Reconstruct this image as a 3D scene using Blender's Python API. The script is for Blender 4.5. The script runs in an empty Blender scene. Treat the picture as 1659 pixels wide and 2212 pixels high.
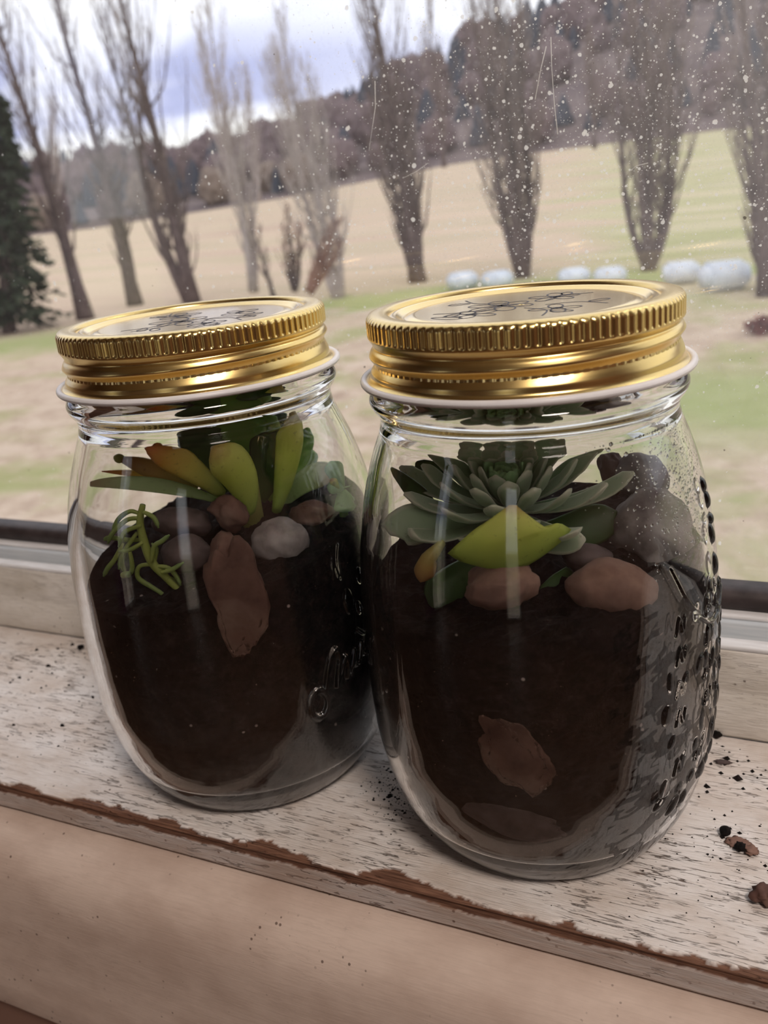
import bpy, bmesh, math, random
import numpy as np
from mathutils import Vector, noise, Matrix

# ------------------------------------------------------------------ camera, world, lights, exposure
sc = bpy.context.scene
COL = sc.collection
FPX, CAM = 1961.3, np.array([.061, -.1998, .1612])
PITCH, ROLL, YAW = .3393, -.1037, .4688
_cy, _sy = math.cos(YAW), math.sin(YAW)
_r0 = np.array([_cy, _sy, 0.]); _f0 = np.array([-_sy, _cy, 0.]); _u0 = np.array([0, 0, 1.])
FWD = _f0*math.cos(PITCH) - _u0*math.sin(PITCH)
_u1 = _u0*math.cos(PITCH) + _f0*math.sin(PITCH)
RGT = _r0*math.cos(ROLL) + _u1*math.sin(ROLL)
UPV = _u1*math.cos(ROLL) - _r0*math.sin(ROLL)
cd = bpy.data.cameras.new('camera'); cam = bpy.data.objects.new('camera', cd); COL.objects.link(cam)
cam.matrix_world = Matrix(((RGT[0], UPV[0], -FWD[0], CAM[0]), (RGT[1], UPV[1], -FWD[1], CAM[1]), (RGT[2], UPV[2], -FWD[2], CAM[2]), (0, 0, 0, 1)))
cd.sensor_fit = 'HORIZONTAL'; cd.sensor_width = 36; cd.lens = 36*FPX/1659
cd.clip_start = .01; cd.clip_end = 2000
cd.dof.use_dof = True; cd.dof.focus_distance = .215; cd.dof.aperture_fstop = cd.lens/1.5
sc.camera = cam
sc.view_settings.view_transform = 'Standard'; sc.view_settings.look = 'None'
sc.view_settings.gamma = 1; sc.view_settings.use_curve_mapping = False
sc.view_settings.exposure = .40
cy = sc.cycles
cy.use_denoising = True
cy.use_adaptive_sampling = True; cy.adaptive_threshold = .04
cy.max_bounces = 12; cy.transmission_bounces = 10; cy.transparent_max_bounces = 16; cy.glossy_bounces = 4; cy.diffuse_bounces = 3
cy.sample_clamp_indirect = 6

def ramp(nt, fac, stops, interp='LINEAR'):
    n = nt.nodes.new('ShaderNodeValToRGB'); n.color_ramp.interpolation = interp
    e = n.color_ramp.elements
    while len(e) > len(stops): e.remove(e[-1])
    while len(e) < len(stops): e.new(.5)
    for i, (p, c) in enumerate(stops):
        e[i].position = p
        e[i].color = (c, c, c, 1) if isinstance(c, (int, float)) else (*c, 1)
    nt.links.new(fac, n.inputs[0]); return n.outputs[0]
def math_n(nt, op, a, b=None, clamp=False):
    n = nt.nodes.new('ShaderNodeMath'); n.operation = op; n.use_clamp = clamp
    for i, v in enumerate((a, b)):
        if v is None: continue
        if isinstance(v, (int, float)): n.inputs[i].default_value = v
        else: nt.links.new(v, n.inputs[i])
    return n.outputs[0]
def mixc(nt, fac, a, b, mode='MIX'):
    n = nt.nodes.new('ShaderNodeMix'); n.data_type = 'RGBA'; n.blend_type = mode
    for k, v in ((0, fac), (6, a), (7, b)):
        if isinstance(v, (int, float)): n.inputs[k].default_value = v
        elif isinstance(v, tuple): n.inputs[k].default_value = (*v, 1)
        else: nt.links.new(v, n.inputs[k])
    return n.outputs[2]
def tex_noise(nt, vec, scale, detail=4, rough=.55, dist=0):
    n = nt.nodes.new('ShaderNodeTexNoise')
    n.inputs['Scale'].default_value = scale; n.inputs['Detail'].default_value = detail
    n.inputs['Roughness'].default_value = rough; n.inputs['Distortion'].default_value = dist
    if vec is not None: nt.links.new(vec, n.inputs['Vector'])
    return n.outputs[0]
def mapping(nt, vec, scale=(1, 1, 1), loc=(0, 0, 0), rot=(0, 0, 0)):
    n = nt.nodes.new('ShaderNodeMapping'); n.inputs['Scale'].default_value = scale
    n.inputs['Location'].default_value = loc; n.inputs['Rotation'].default_value = rot
    nt.links.new(vec, n.inputs['Vector']); return n.outputs[0]

# overcast sky with lavender cloud banks and white breaks
w = bpy.data.worlds.new('sky'); sc.world = w; w.use_nodes = True; nt = w.node_tree
bg = nt.nodes['Background']
tc = nt.nodes.new('ShaderNodeTexCoord').outputs['Generated']
sep = nt.nodes.new('ShaderNodeSeparateXYZ'); nt.links.new(tc, sep.inputs[0])
big = tex_noise(nt, mapping(nt, tc, (2.2, 2.2, 7), (.35, 0, 0)), 1.0, 5, .5, .3)
fine = tex_noise(nt, mapping(nt, tc, (5, 5, 22), (.1, .4, 0)), 1.0, 6, .55, .2)
el = math_n(nt, 'ADD', sep.outputs[2], math_n(nt, 'MULTIPLY', math_n(nt, 'SUBTRACT', fine, .5), .055))
band = ramp(nt, el, [(0, .0), (.068, .02), (.088, .75), (.125, .8), (.16, .48), (.25, .25), (.6, .42), (1, .4)])
dens = math_n(nt, 'MULTIPLY', band, ramp(nt, big, [(.40, .12), (.56, 1.0)]))
dens = math_n(nt, 'ADD', dens, math_n(nt, 'MULTIPLY', math_n(nt, 'SUBTRACT', fine, .5), .25), True)
dens = math_n(nt, 'MULTIPLY', dens, ramp(nt, math_n(nt, 'ADD', math_n(nt, 'MULTIPLY', sep.outputs[0], .5), .5), [(.20, 1), (.34, .5)]))
skyc = ramp(nt, dens, [(0, (1.0, .99, .97)), (.3, (.80, .82, .95)), (.65, (.43, .46, .69)), (1, (.29, .32, .54))])
nt.links.new(skyc, bg.inputs[0]); bg.inputs[1].default_value = 1.12

# ------------------------------------------------------------------ helpers
def ray(px, py):
    return FWD + RGT*(px - 829.5)/FPX + UPV*(1106 - py)/FPX
def on_y(px, py, y):
    d = ray(px, py); return CAM + d*(y - CAM[1])/d[1]
def on_z(px, py, z):
    d = ray(px, py); return CAM + d*(z - CAM[2])/d[2]
def at_depth(px, py, dep):
    return CAM + ray(px, py)*dep
rng = random.Random(7)

def mesh_obj(name, verts, faces, mat=None, parent=None, smooth=True):
    me = bpy.data.meshes.new(name)
    me.from_pydata([tuple(map(float, v)) for v in verts], [], faces)
    if smooth: me.shade_smooth()
    if mat: me.materials.append(mat)
    return link(name, me, parent)
def link(name, me, parent=None):
    o = bpy.data.objects.new(name, me); COL.objects.link(o)
    if parent is not None: o.parent = parent
    return o
def grid_mesh(name, V, mat=None, parent=None, wrap=False, smooth=True, flip=False):
    m, n = V.shape[:2]
    idx = np.arange(m*n).reshape(m, n)
    if wrap: idx = np.concatenate([idx, idx[:, :1]], 1)
    q = np.stack([idx[:-1, :-1], idx[:-1, 1:], idx[1:, 1:], idx[1:, :-1]], -1).reshape(-1, 4)
    if flip: q = q[:, ::-1]
    me = bpy.data.meshes.new(name)
    me.vertices.add(m*n); me.vertices.foreach_set('co', V.reshape(-1).astype(np.float32))
    k = len(q); me.loops.add(k*4); me.loops.foreach_set('vertex_index', np.ascontiguousarray(q).reshape(-1).astype(np.int32))
    me.polygons.add(k); me.polygons.foreach_set('loop_start', (np.arange(k)*4).astype(np.int32))
    me.update(calc_edges=True)
    if smooth: me.shade_smooth()
    if mat: me.materials.append(mat)
    return link(name, me, parent)
def tag(o, label=None, cat=None, group=None, kind=None):
    if label: o['label'] = label
    if cat: o['category'] = cat
    if group: o['group'] = group
    if kind: o['kind'] = kind
    return o
def empty(name, loc=(0, 0, 0)):
    o = bpy.data.objects.new(name, None); COL.objects.link(o); o.location = loc; o.empty_display_size = .01; return o
def box_bm(bm, x0, x1, y0, y1, z0, z1):
    vs = [bm.verts.new((x, y, z)) for x in (x0, x1) for y in (y0, y1) for z in (z0, z1)]
    for f in ((0, 1, 3, 2), (4, 6, 7, 5), (0, 4, 5, 1), (2, 3, 7, 6), (0, 2, 6, 4), (1, 5, 7, 3)):
        bm.faces.new([vs[i] for i in f])
def bm_obj(name, bm, mat, parent=None, smooth=False, bevel=0):
    if bevel: bmesh.ops.bevel(bm, geom=bm.edges[:], offset=bevel, segments=2, affect='EDGES')
    bmesh.ops.recalc_face_normals(bm, faces=bm.faces)
    me = bpy.data.meshes.new(name); bm.to_mesh(me); bm.free()
    if smooth: me.shade_smooth()
    me.materials.append(mat); return link(name, me, parent)
def boxes(name, bs, mat, parent=None, bevel=0):
    bm = bmesh.new()
    for b in bs: box_bm(bm, *b)
    return bm_obj(name, bm, mat, parent, bevel=bevel)
class MB:
    def __init__(s): s.v = []; s.f = []; s.t = []
    def tube(s, pts, rad, n=5, cap=True, tv=None):
        P = [np.asarray(p, float) for p in pts]; b = len(s.v); m = len(P)
        a = None
        for i, p in enumerate(P):
            d = P[min(i+1, m-1)] - P[max(i-1, 0)]; d = d/(np.linalg.norm(d) + 1e-12)
            if a is None:
                a = np.cross(d, (0, 0, 1.) if abs(d[2]) < .9 else (1., 0, 0))
            a = a - d*(a@d); a = a/(np.linalg.norm(a) + 1e-12)
            c = np.cross(d, a); r = rad[i] if hasattr(rad, '__len__') else rad
            for k in range(n):
                th = 2*math.pi*k/n
                s.v.append(p + r*(a*math.cos(th) + c*math.sin(th))); s.t.append(i/(m-1) if tv is None else tv)
        for i in range(m-1):
            for k in range(n):
                k2 = (k+1) % n
                s.f.append((b+i*n+k, b+i*n+k2, b+(i+1)*n+k2, b+(i+1)*n+k))
        if cap:
            s.f.append(tuple(b+k for k in range(n))[::-1]); s.f.append(tuple(b+(m-1)*n+k for k in range(n)))
    def add(s, verts, faces):
        b = len(s.v); s.v += list(verts); s.t += [0]*len(verts); s.f += [tuple(b+i for i in f) for f in faces]
    def build(s, name, mat, parent=None, smooth=True, attr=False):
        o = mesh_obj(name, s.v, s.f, mat, parent, smooth)
        if attr:
            at = o.data.attributes.new('t', 'FLOAT', 'POINT'); at.data.foreach_set('value', np.array(s.t, np.float32))
        return o

# ------------------------------------------------------------------ materials
def new_mat(name):
    m = bpy.data.materials.new(name); m.use_nodes = True
    nt = m.node_tree; p = nt.nodes['Principled BSDF']
    return m, nt, p
def objco(nt): return nt.nodes.new('ShaderNodeTexCoord').outputs['Object']
def bump(nt, p, h, strength, dist):
    b = nt.nodes.new('ShaderNodeBump'); b.inputs['Strength'].default_value = strength; b.inputs['Distance'].default_value = dist
    nt.links.new(h, b.inputs['Height']); nt.links.new(b.outputs[0], p.inputs['Normal'])
def noisy(name, c1, c2, scale, rough=.8, mscale=(1, 1, 1), bs=0, bd=.001, detail=5, lo=.35, hi=.65, c3=None, s3=None, spec=.3):
    m, nt, p = new_mat(name); co = mapping(nt, objco(nt), mscale)
    n = tex_noise(nt, co, scale, detail)
    c = ramp(nt, n, [(lo, c1), (hi, c2)])
    if c3:
        n3 = tex_noise(nt, co, s3, 5, .6); c = mixc(nt, ramp(nt, n3, [(.5, 0), (.66, 1)]), c, c3)
    nt.links.new(c, p.inputs['Base Color']); p.inputs['Roughness'].default_value = rough
    p.inputs['Specular IOR Level'].default_value = spec
    if bs: bump(nt, p, n, bs, bd)
    return m
M = {}
# weathered white paint over brown wood, cracks along the grain; attribute 'bare' = mix towards wood
def paint_mat(name, col, dirty, cracks=1.0, bare=True, gr=.35, bs=.9):
    m, nt, p = new_mat(name); co = objco(nt)
    g = mapping(nt, co, (60, 620, 400))
    n1 = tex_noise(nt, g, 1.0, 5, .55, .35)
    n2 = tex_noise(nt, mapping(nt, co, (130, 1000, 700), (3, 1, 0)), 1.0, 4, .55, .6)
    patch = tex_noise(nt, mapping(nt, co, (17, 34, 30)), 1.0, 4, .55)
    brk = ramp(nt, tex_noise(nt, mapping(nt, co, (150, 420, 300), (1, 7, 0)), 1.0, 3, .5), [(.46, 0), (.54, 1)])
    pm = ramp(nt, patch, [(.42, .04), (.56, 1)])
    line = ramp(nt, math_n(nt, 'ABSOLUTE', math_n(nt, 'SUBTRACT', n1, .5)), [(.006, 1), (.02, 0)])
    cr = math_n(nt, 'MULTIPLY', math_n(nt, 'MULTIPLY', line, brk), pm)
    cr2 = math_n(nt, 'MULTIPLY', ramp(nt, n2, [(.635, 0), (.665, 1)]), pm)
    crack = math_n(nt, 'MULTIPLY', math_n(nt, 'MAXIMUM', cr, cr2), cracks, True)
    tone = tex_noise(nt, mapping(nt, co, (35, 60, 60)), 1.0, 5, .6)
    c = ramp(nt, tone, [(.34, dirty), (.62, col)])
    grain = tex_noise(nt, mapping(nt, co, (120, 2200, 1500)), 1.0, 3, .6)
    c = mixc(nt, math_n(nt, 'MULTIPLY', ramp(nt, grain, [(.45, 0), (.7, 1)]), gr), c, tuple(v*.72 for v in dirty))
    sp = nt.nodes.new('ShaderNodeTexVoronoi'); sp.inputs['Scale'].default_value = 420; nt.links.new(co, sp.inputs['Vector'])
    spk = math_n(nt, 'MULTIPLY', ramp(nt, sp.outputs['Distance'], [(.0, 1), (.13, 1), (.19, 0)]), ramp(nt, tex_noise(nt, co, 90, 3), [(.56, 0), (.62, 1)]))
    c = mixc(nt, math_n(nt, 'MULTIPLY', spk, .8), c, (.10, .06, .045))
    c = mixc(nt, math_n(nt, 'MULTIPLY', crack, .85), c, (.13, .08, .055))
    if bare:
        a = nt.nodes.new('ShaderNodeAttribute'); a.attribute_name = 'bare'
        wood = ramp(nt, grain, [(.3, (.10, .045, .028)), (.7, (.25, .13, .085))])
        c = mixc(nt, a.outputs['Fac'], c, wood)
    nt.links.new(c, p.inputs['Base Color']); p.inputs['Roughness'].default_value = .62; p.inputs['Specular IOR Level'].default_value = .3
    h = math_n(nt, 'SUBTRACT', math_n(nt, 'MULTIPLY', grain, .35), crack)
    bump(nt, p, h, bs, .0009)
    return m
M['sill'] = paint_mat('weathered_sill_paint', (.86, .82, .80), (.66, .57, .51))
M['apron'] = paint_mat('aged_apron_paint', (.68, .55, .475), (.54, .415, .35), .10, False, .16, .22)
M['rail'] = paint_mat('cream_rail_paint', (.80, .76, .71), (.62, .57, .50), .15, False)
M['alu'] = noisy('grey_blue_aluminium', (.48, .53, .58), (.60, .64, .68), 60, .45, (1, 20, 20))
M['lip'] = noisy('pale_lip', (.80, .80, .82), (.66, .65, .66), 90, .4, (1, 8, 8))
M['gasket'] = noisy('brown_rubber_gasket', (.030, .022, .022), (.065, .05, .05), 120, .5, bs=.2, bd=.0003)
M['wall'] = noisy('warm_room_wall', (.21, .12, .09), (.25, .145, .11), 3, .8)
M['ceil'] = noisy('cream_ceiling', (.62, .54, .46), (.66, .58, .50), 3, .9)
M['floor'] = noisy('brown_floor', (.16, .085, .05), (.24, .13, .08), 2, .5, (1, 9, 1))
M['curtain'] = noisy('plum_curtain', (.16, .03, .09), (.24, .05, .13), 8, .9)

def glass_mat():
    m, nt, p = new_mat('jar_glass'); co = objco(nt)
    p.inputs['Base Color'].default_value = (.985, .995, .99, 1); p.inputs['Roughness'].default_value = 0
    p.inputs['Transmission Weight'].default_value = 1; p.inputs['IOR'].default_value = 1.48
    # thin dusty film left by soil and damp
    geo = nt.nodes.new('ShaderNodeSeparateXYZ'); nt.links.new(co, geo.inputs[0])
    low = ramp(nt, math_n(nt, 'MULTIPLY', geo.outputs[2], 10), [(.02, .62), (.13, .40), (.27, .08), (.5, .012), (.95, .008)])
    nz = tex_noise(nt, co, 95, 6, .65, .4)
    nz2 = tex_noise(nt, mapping(nt, co, (1, 1, .3)), 34, 3, .5)
    f = math_n(nt, 'MULTIPLY', math_n(nt, 'MULTIPLY', low, ramp(nt, nz, [(.40, .15), (.62, 1)])), ramp(nt, nz2, [(.36, .1), (.6, 1)]))
    d = nt.nodes.new('ShaderNodeBsdfDiffuse'); d.inputs[0].default_value = (.50, .46, .44, 1)
    t = nt.nodes.new('ShaderNodeBsdfTransparent')
    mx = nt.nodes.new('ShaderNodeMixShader'); nt.links.new(math_n(nt, 'MULTIPLY', f, .30), mx.inputs[0])
    nt.links.new(p.outputs[0], mx.inputs[1]); nt.links.new(d.outputs[0], mx.inputs[2])
    nt.links.new(mx.outputs[0], nt.nodes['Material Output'].inputs[0])
    return m
M['glass'] = glass_mat()
m, nt, p = new_mat('water_beads'); p.inputs['Transmission Weight'].default_value = 1; p.inputs['IOR'].default_value = 1.33; p.inputs['Roughness'].default_value = 0; M['water'] = m

def pane_mat():
    m = bpy.data.materials.new('window_glass'); m.use_nodes = True; nt = m.node_tree; nt.nodes.clear()
    out = nt.nodes.new('ShaderNodeOutputMaterial'); co = objco(nt)
    lw = nt.nodes.new('ShaderNodeLayerWeight'); lw.inputs[0].default_value = .5
    fr = math_n(nt, 'ADD', math_n(nt, 'MULTIPLY', math_n(nt, 'POWER', lw.outputs['Facing'], 5), .95), .045)
    tr = nt.nodes.new('ShaderNodeBsdfTransparent'); tr.inputs[0].default_value = (.985, .99, .985, 1)
    gl = nt.nodes.new('ShaderNodeBsdfGlossy'); gl.inputs['Roughness'].default_value = 0; gl.inputs[0].default_value = (1, 1, 1, 1)
    m1 = nt.nodes.new('ShaderNodeMixShader'); nt.links.new(fr, m1.inputs[0]); nt.links.new(tr.outputs[0], m1.inputs[1]); nt.links.new(gl.outputs[0], m1.inputs[2])
    tl = nt.nodes.new('ShaderNodeBsdfTranslucent'); tl.inputs[0].default_value = (.9, .88, .88, 1)
    # milky dirt film: patches plus fine speckle
    sp = nt.nodes.new('ShaderNodeSeparateXYZ'); nt.links.new(co, sp.inputs[0])
    reg = ramp(nt, math_n(nt, 'ADD', math_n(nt, 'MULTIPLY', sp.outputs[0], 1.4), sp.outputs[2]), [(.0, .25), (.22, 1)])
    pt = tex_noise(nt, mapping(nt, co, (1, 1, .5)), 14, 5, .6, .5)
    spk = ramp(nt, tex_noise(nt, co, 900, 2, .5), [(.60, 0), (.72, 1)])
    fm = math_n(nt, 'ADD', math_n(nt, 'MULTIPLY', ramp(nt, pt, [(.35, .02), (.7, .09)]), reg), math_n(nt, 'MULTIPLY', math_n(nt, 'MULTIPLY', spk, .10), reg))
    m2 = nt.nodes.new('ShaderNodeMixShader'); nt.links.new(fm, m2.inputs[0]); nt.links.new(m1.outputs[0], m2.inputs[1]); nt.links.new(tl.outputs[0], m2.inputs[2])
    nt.links.new(m2.outputs[0], out.inputs[0]); return m
M['pane'] = pane_mat()
def speck_mat(name, col, trans=.6):
    m = bpy.data.materials.new(name); m.use_nodes = True; nt = m.node_tree; nt.nodes.clear()
    out = nt.nodes.new('ShaderNodeOutputMaterial')
    a = nt.nodes.new('ShaderNodeBsdfDiffuse'); b = nt.nodes.new('ShaderNodeBsdfTranslucent'); a.inputs[0].default_value = (*col, 1); b.inputs[0].default_value = (*col, 1)
    x = nt.nodes.new('ShaderNodeMixShader'); x.inputs[0].default_value = trans
    nt.links.new(a.outputs[0], x.inputs[1]); nt.links.new(b.outputs[0], x.inputs[2])
    t = nt.nodes.new('ShaderNodeBsdfTransparent'); y = nt.nodes.new('ShaderNodeMixShader'); y.inputs[0].default_value = .72
    nt.links.new(t.outputs[0], y.inputs[1]); nt.links.new(x.outputs[0], y.inputs[2]); nt.links.new(y.outputs[0], out.inputs[0]); return m
M['speck'] = speck_mat('dried_water_spots', (.95, .93, .90), .9)
M['speck_dark'] = speck_mat('dark_dirt_spots', (.10, .07, .06), .2)

def metal(name, col, rough, aniso=0, streak=.0):
    m, nt, p = new_mat(name); p.inputs['Metallic'].default_value = 1; p.inputs['Base Color'].default_value = (*col, 1)
    n = tex_noise(nt, mapping(nt, objco(nt), (60, 60, 400)), 1.0, 4)
    r = math_n(nt, 'ADD', math_n(nt, 'MULTIPLY', math_n(nt, 'SUBTRACT', n, .5), streak), rough); nt.links.new(r, p.inputs['Roughness'])
    return m
M['gold'] = metal('gold_band', (.80, .60, .25), .25, 0, .10)
M['gold_disc'] = metal('gold_disc', (.90, .68, .31), .16, 0, .05)
M['white_enamel'] = noisy('white_enamel', (.78, .77, .80), (.84, .83, .85), 200, .3)
M['print'] = noisy('dark_print', (.04, .03, .03), (.06, .05, .06), 200, .5)
def soil_mat(name, c1, c2):
    m, nt, p = new_mat(name); co = objco(nt)
    n = tex_noise(nt, co, 300, 8, .72); n2 = tex_noise(nt, co, 60, 5, .65)
    c = ramp(nt, n, [(.42, c1), (.56, c2), (.68, (.042, .026, .023))])
    c = mixc(nt, ramp(nt, n2, [(.50, 0), (.66, .7)]), c, (.013, .006, .005))
    v = nt.nodes.new('ShaderNodeTexVoronoi'); v.inputs['Scale'].default_value = 330; nt.links.new(co, v.inputs['Vector'])
    sep = nt.nodes.new('ShaderNodeSeparateColor'); nt.links.new(v.outputs['Color'], sep.inputs[0])
    s = math_n(nt, 'MULTIPLY', ramp(nt, v.outputs['Distance'], [(.09, 1), (.17, 0)]), ramp(nt, sep.outputs[0], [(.90, 0), (.92, 1)], 'CONSTANT'))
    c = mixc(nt, s, c, (.42, .33, .30))
    nt.links.new(c, p.inputs['Base Color']); p.inputs['Roughness'].default_value = .9; p.inputs['Specular IOR Level'].default_value = .25
    bump(nt, p, n, 1.0, .0018); return m
M['soil'] = soil_mat('dark_potting_soil', (.002, .0015, .0015), (.014, .0085, .008))
M['grain'] = noisy('soil_grain', (.003, .002, .002), (.034, .021, .019), 120, .9, lo=.45, hi=.62)
def stone(name, c1, c2, c3=None):
    return noisy(name, c1, c2, 160, .75, bs=.5, bd=.0006, c3=c3, s3=60, detail=7)
M['st_grey'] = stone('grey_stone', (0.144, 0.120, 0.120), (0.289, 0.254, 0.250), (0.346, 0.317, 0.317))
M['st_dark'] = stone('dark_stone', (0.060, 0.043, 0.043), (0.132, 0.096, 0.094))
M['st_brown'] = stone('brown_stone', (0.081, 0.038, 0.030), (0.149, 0.077, 0.059), (0.186, 0.118, 0.093))
M['st_tan'] = stone('tan_stone', (0.187, 0.101, 0.078), (0.281, 0.172, 0.133), (0.156, 0.086, 0.070))
M['st_purple'] = stone('plum_stone', (.13, .07, .08), (.22, .13, .14))
M['moss'] = noisy('pale_moss', (.22, .22, .10), (.38, .38, .20), 500, .95, bs=.8, bd=.0008)
def leaf_mat(name, stops, fuzz=.0, rough=.42, sss=.42, edge=None):
    m, nt, p = new_mat(name)
    a = nt.nodes.new('ShaderNodeAttribute'); a.attribute_name = 't'
    co = objco(nt)
    n = tex_noise(nt, co, 260, 5, .6)
    f = math_n(nt, 'ADD', a.outputs['Fac'], math_n(nt, 'MULTIPLY', math_n(nt, 'SUBTRACT', n, .5), .22))
    c = ramp(nt, f, stops)
    if edge:
        ea = nt.nodes.new('ShaderNodeAttribute'); ea.attribute_name = 'e'
        c = mixc(nt, ramp(nt, math_n(nt, 'ADD', ea.outputs['Fac'], math_n(nt, 'MULTIPLY', math_n(nt, 'SUBTRACT', n, .5), .3)), [(.74, 0), (.95, .85)]), c, edge)
    c = mixc(nt, ramp(nt, tex_noise(nt, co, 700, 3), [(.62, 0), (.75, .35)]), c, (.05, .04, .015))
    nt.links.new(c, p.inputs['Base Color']); p.inputs['Roughness'].default_value = rough
    p.inputs['Sheen Weight'].default_value = fuzz; p.inputs['Sheen Roughness'].default_value = .4
    p.inputs['Sheen Tint'].default_value = (.9, 1, .88, 1)
    tl = nt.nodes.new('ShaderNodeBsdfTranslucent'); nt.links.new(c, tl.inputs[0])
    x = nt.nodes.new('ShaderNodeMixShader'); x.inputs[0].default_value = sss
    nt.links.new(p.outputs[0], x.inputs[1]); nt.links.new(tl.outputs[0], x.inputs[2]); nt.links.new(x.outputs[0], nt.nodes['Material Output'].inputs[0])
    bump(nt, p, n, .25, .0004); return m
M['lf_green'] = leaf_mat('leaf_green', [(0, (0.363, 0.561, 0.099)), (.5, (0.264, 0.495, 0.083)), (1, (0.198, 0.363, 0.066))])
M['lf_dark'] = leaf_mat('leaf_dark_green', [(0, (0.099, 0.198, 0.050)), (.6, (0.059, 0.139, 0.040)), (1, (0.050, 0.099, 0.029))])
M['lf_yellow'] = leaf_mat('leaf_yellow_green', [(0, (0.396, 0.561, 0.116)), (.55, (0.693, 0.780, 0.165)), (.85, (0.780, 0.780, 0.214)), (1, (0.561, 0.396, 0.132))])
M['lf_orange'] = leaf_mat('leaf_orange_tip', [(0, (0.495, 0.594, 0.165)), (.45, (0.780, 0.693, 0.165)), (.75, (0.780, 0.495, 0.116)), (1, (0.780, 0.247, 0.083))])
M['lf_brown'] = leaf_mat('leaf_brown', [(0, (0.429, 0.429, 0.132)), (.5, (0.594, 0.396, 0.132)), (1, (0.363, 0.181, 0.083))])
M['lf_pale'] = leaf_mat('leaf_pale_edge', [(0, (0.429, 0.594, 0.231)), (.6, (0.561, 0.693, 0.363)), (1, (0.594, 0.396, 0.264))], .3)
M['lf_sedum'] = leaf_mat('leaf_sedum', [(0, (0.449, 0.516, 0.135)), (.5, (0.359, 0.449, 0.135)), (1, (0.269, 0.404, 0.146))])
M['lf_fuzzy'] = leaf_mat('leaf_fuzzy_grey_green', [(0, (0.264, 0.396, 0.231)), (.6, (0.396, 0.511, 0.346)), (.9, (0.495, 0.594, 0.429)), (1, (0.660, 0.660, 0.528))], .8, .6, edge=(.74, .74, .62))
M['lf_small'] = leaf_mat('leaf_small_mint', [(0, (0.462, 0.693, 0.330)), (1, (0.363, 0.594, 0.297))], .3)
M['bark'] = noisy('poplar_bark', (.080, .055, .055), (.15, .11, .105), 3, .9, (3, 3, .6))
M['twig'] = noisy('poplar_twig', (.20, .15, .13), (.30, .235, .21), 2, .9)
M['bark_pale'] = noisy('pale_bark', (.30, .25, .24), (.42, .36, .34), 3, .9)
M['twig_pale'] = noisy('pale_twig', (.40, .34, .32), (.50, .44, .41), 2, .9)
M['bark_dark'] = noisy('dark_bark', (.05, .038, .036), (.10, .075, .07), 3, .9)
M['twig_red'] = noisy('russet_twig', (.19, .10, .08), (.27, .16, .12), 2, .9)
M['conifer'] = noisy('conifer_needles', (.020, .032, .020), (.055, .075, .042), 4, .85)
M['for_dark'] = noisy('evergreen_crown', (.050, .060, .085), (.095, .10, .13), .25, .95)
M['for_brown'] = noisy('bare_crown', (.15, .105, .115), (.22, .165, .165), .25, .95)
M['for_tan'] = noisy('tan_crown', (.20, .15, .13), (.27, .21, .17), .25, .95)
M['bale'] = noisy('bale_wrap', (.62, .68, .78), (.76, .80, .86), 3, .35)
M['red'] = noisy('red_shrub', (.20, .05, .06), (.30, .09, .09), 3, .8)
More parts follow.
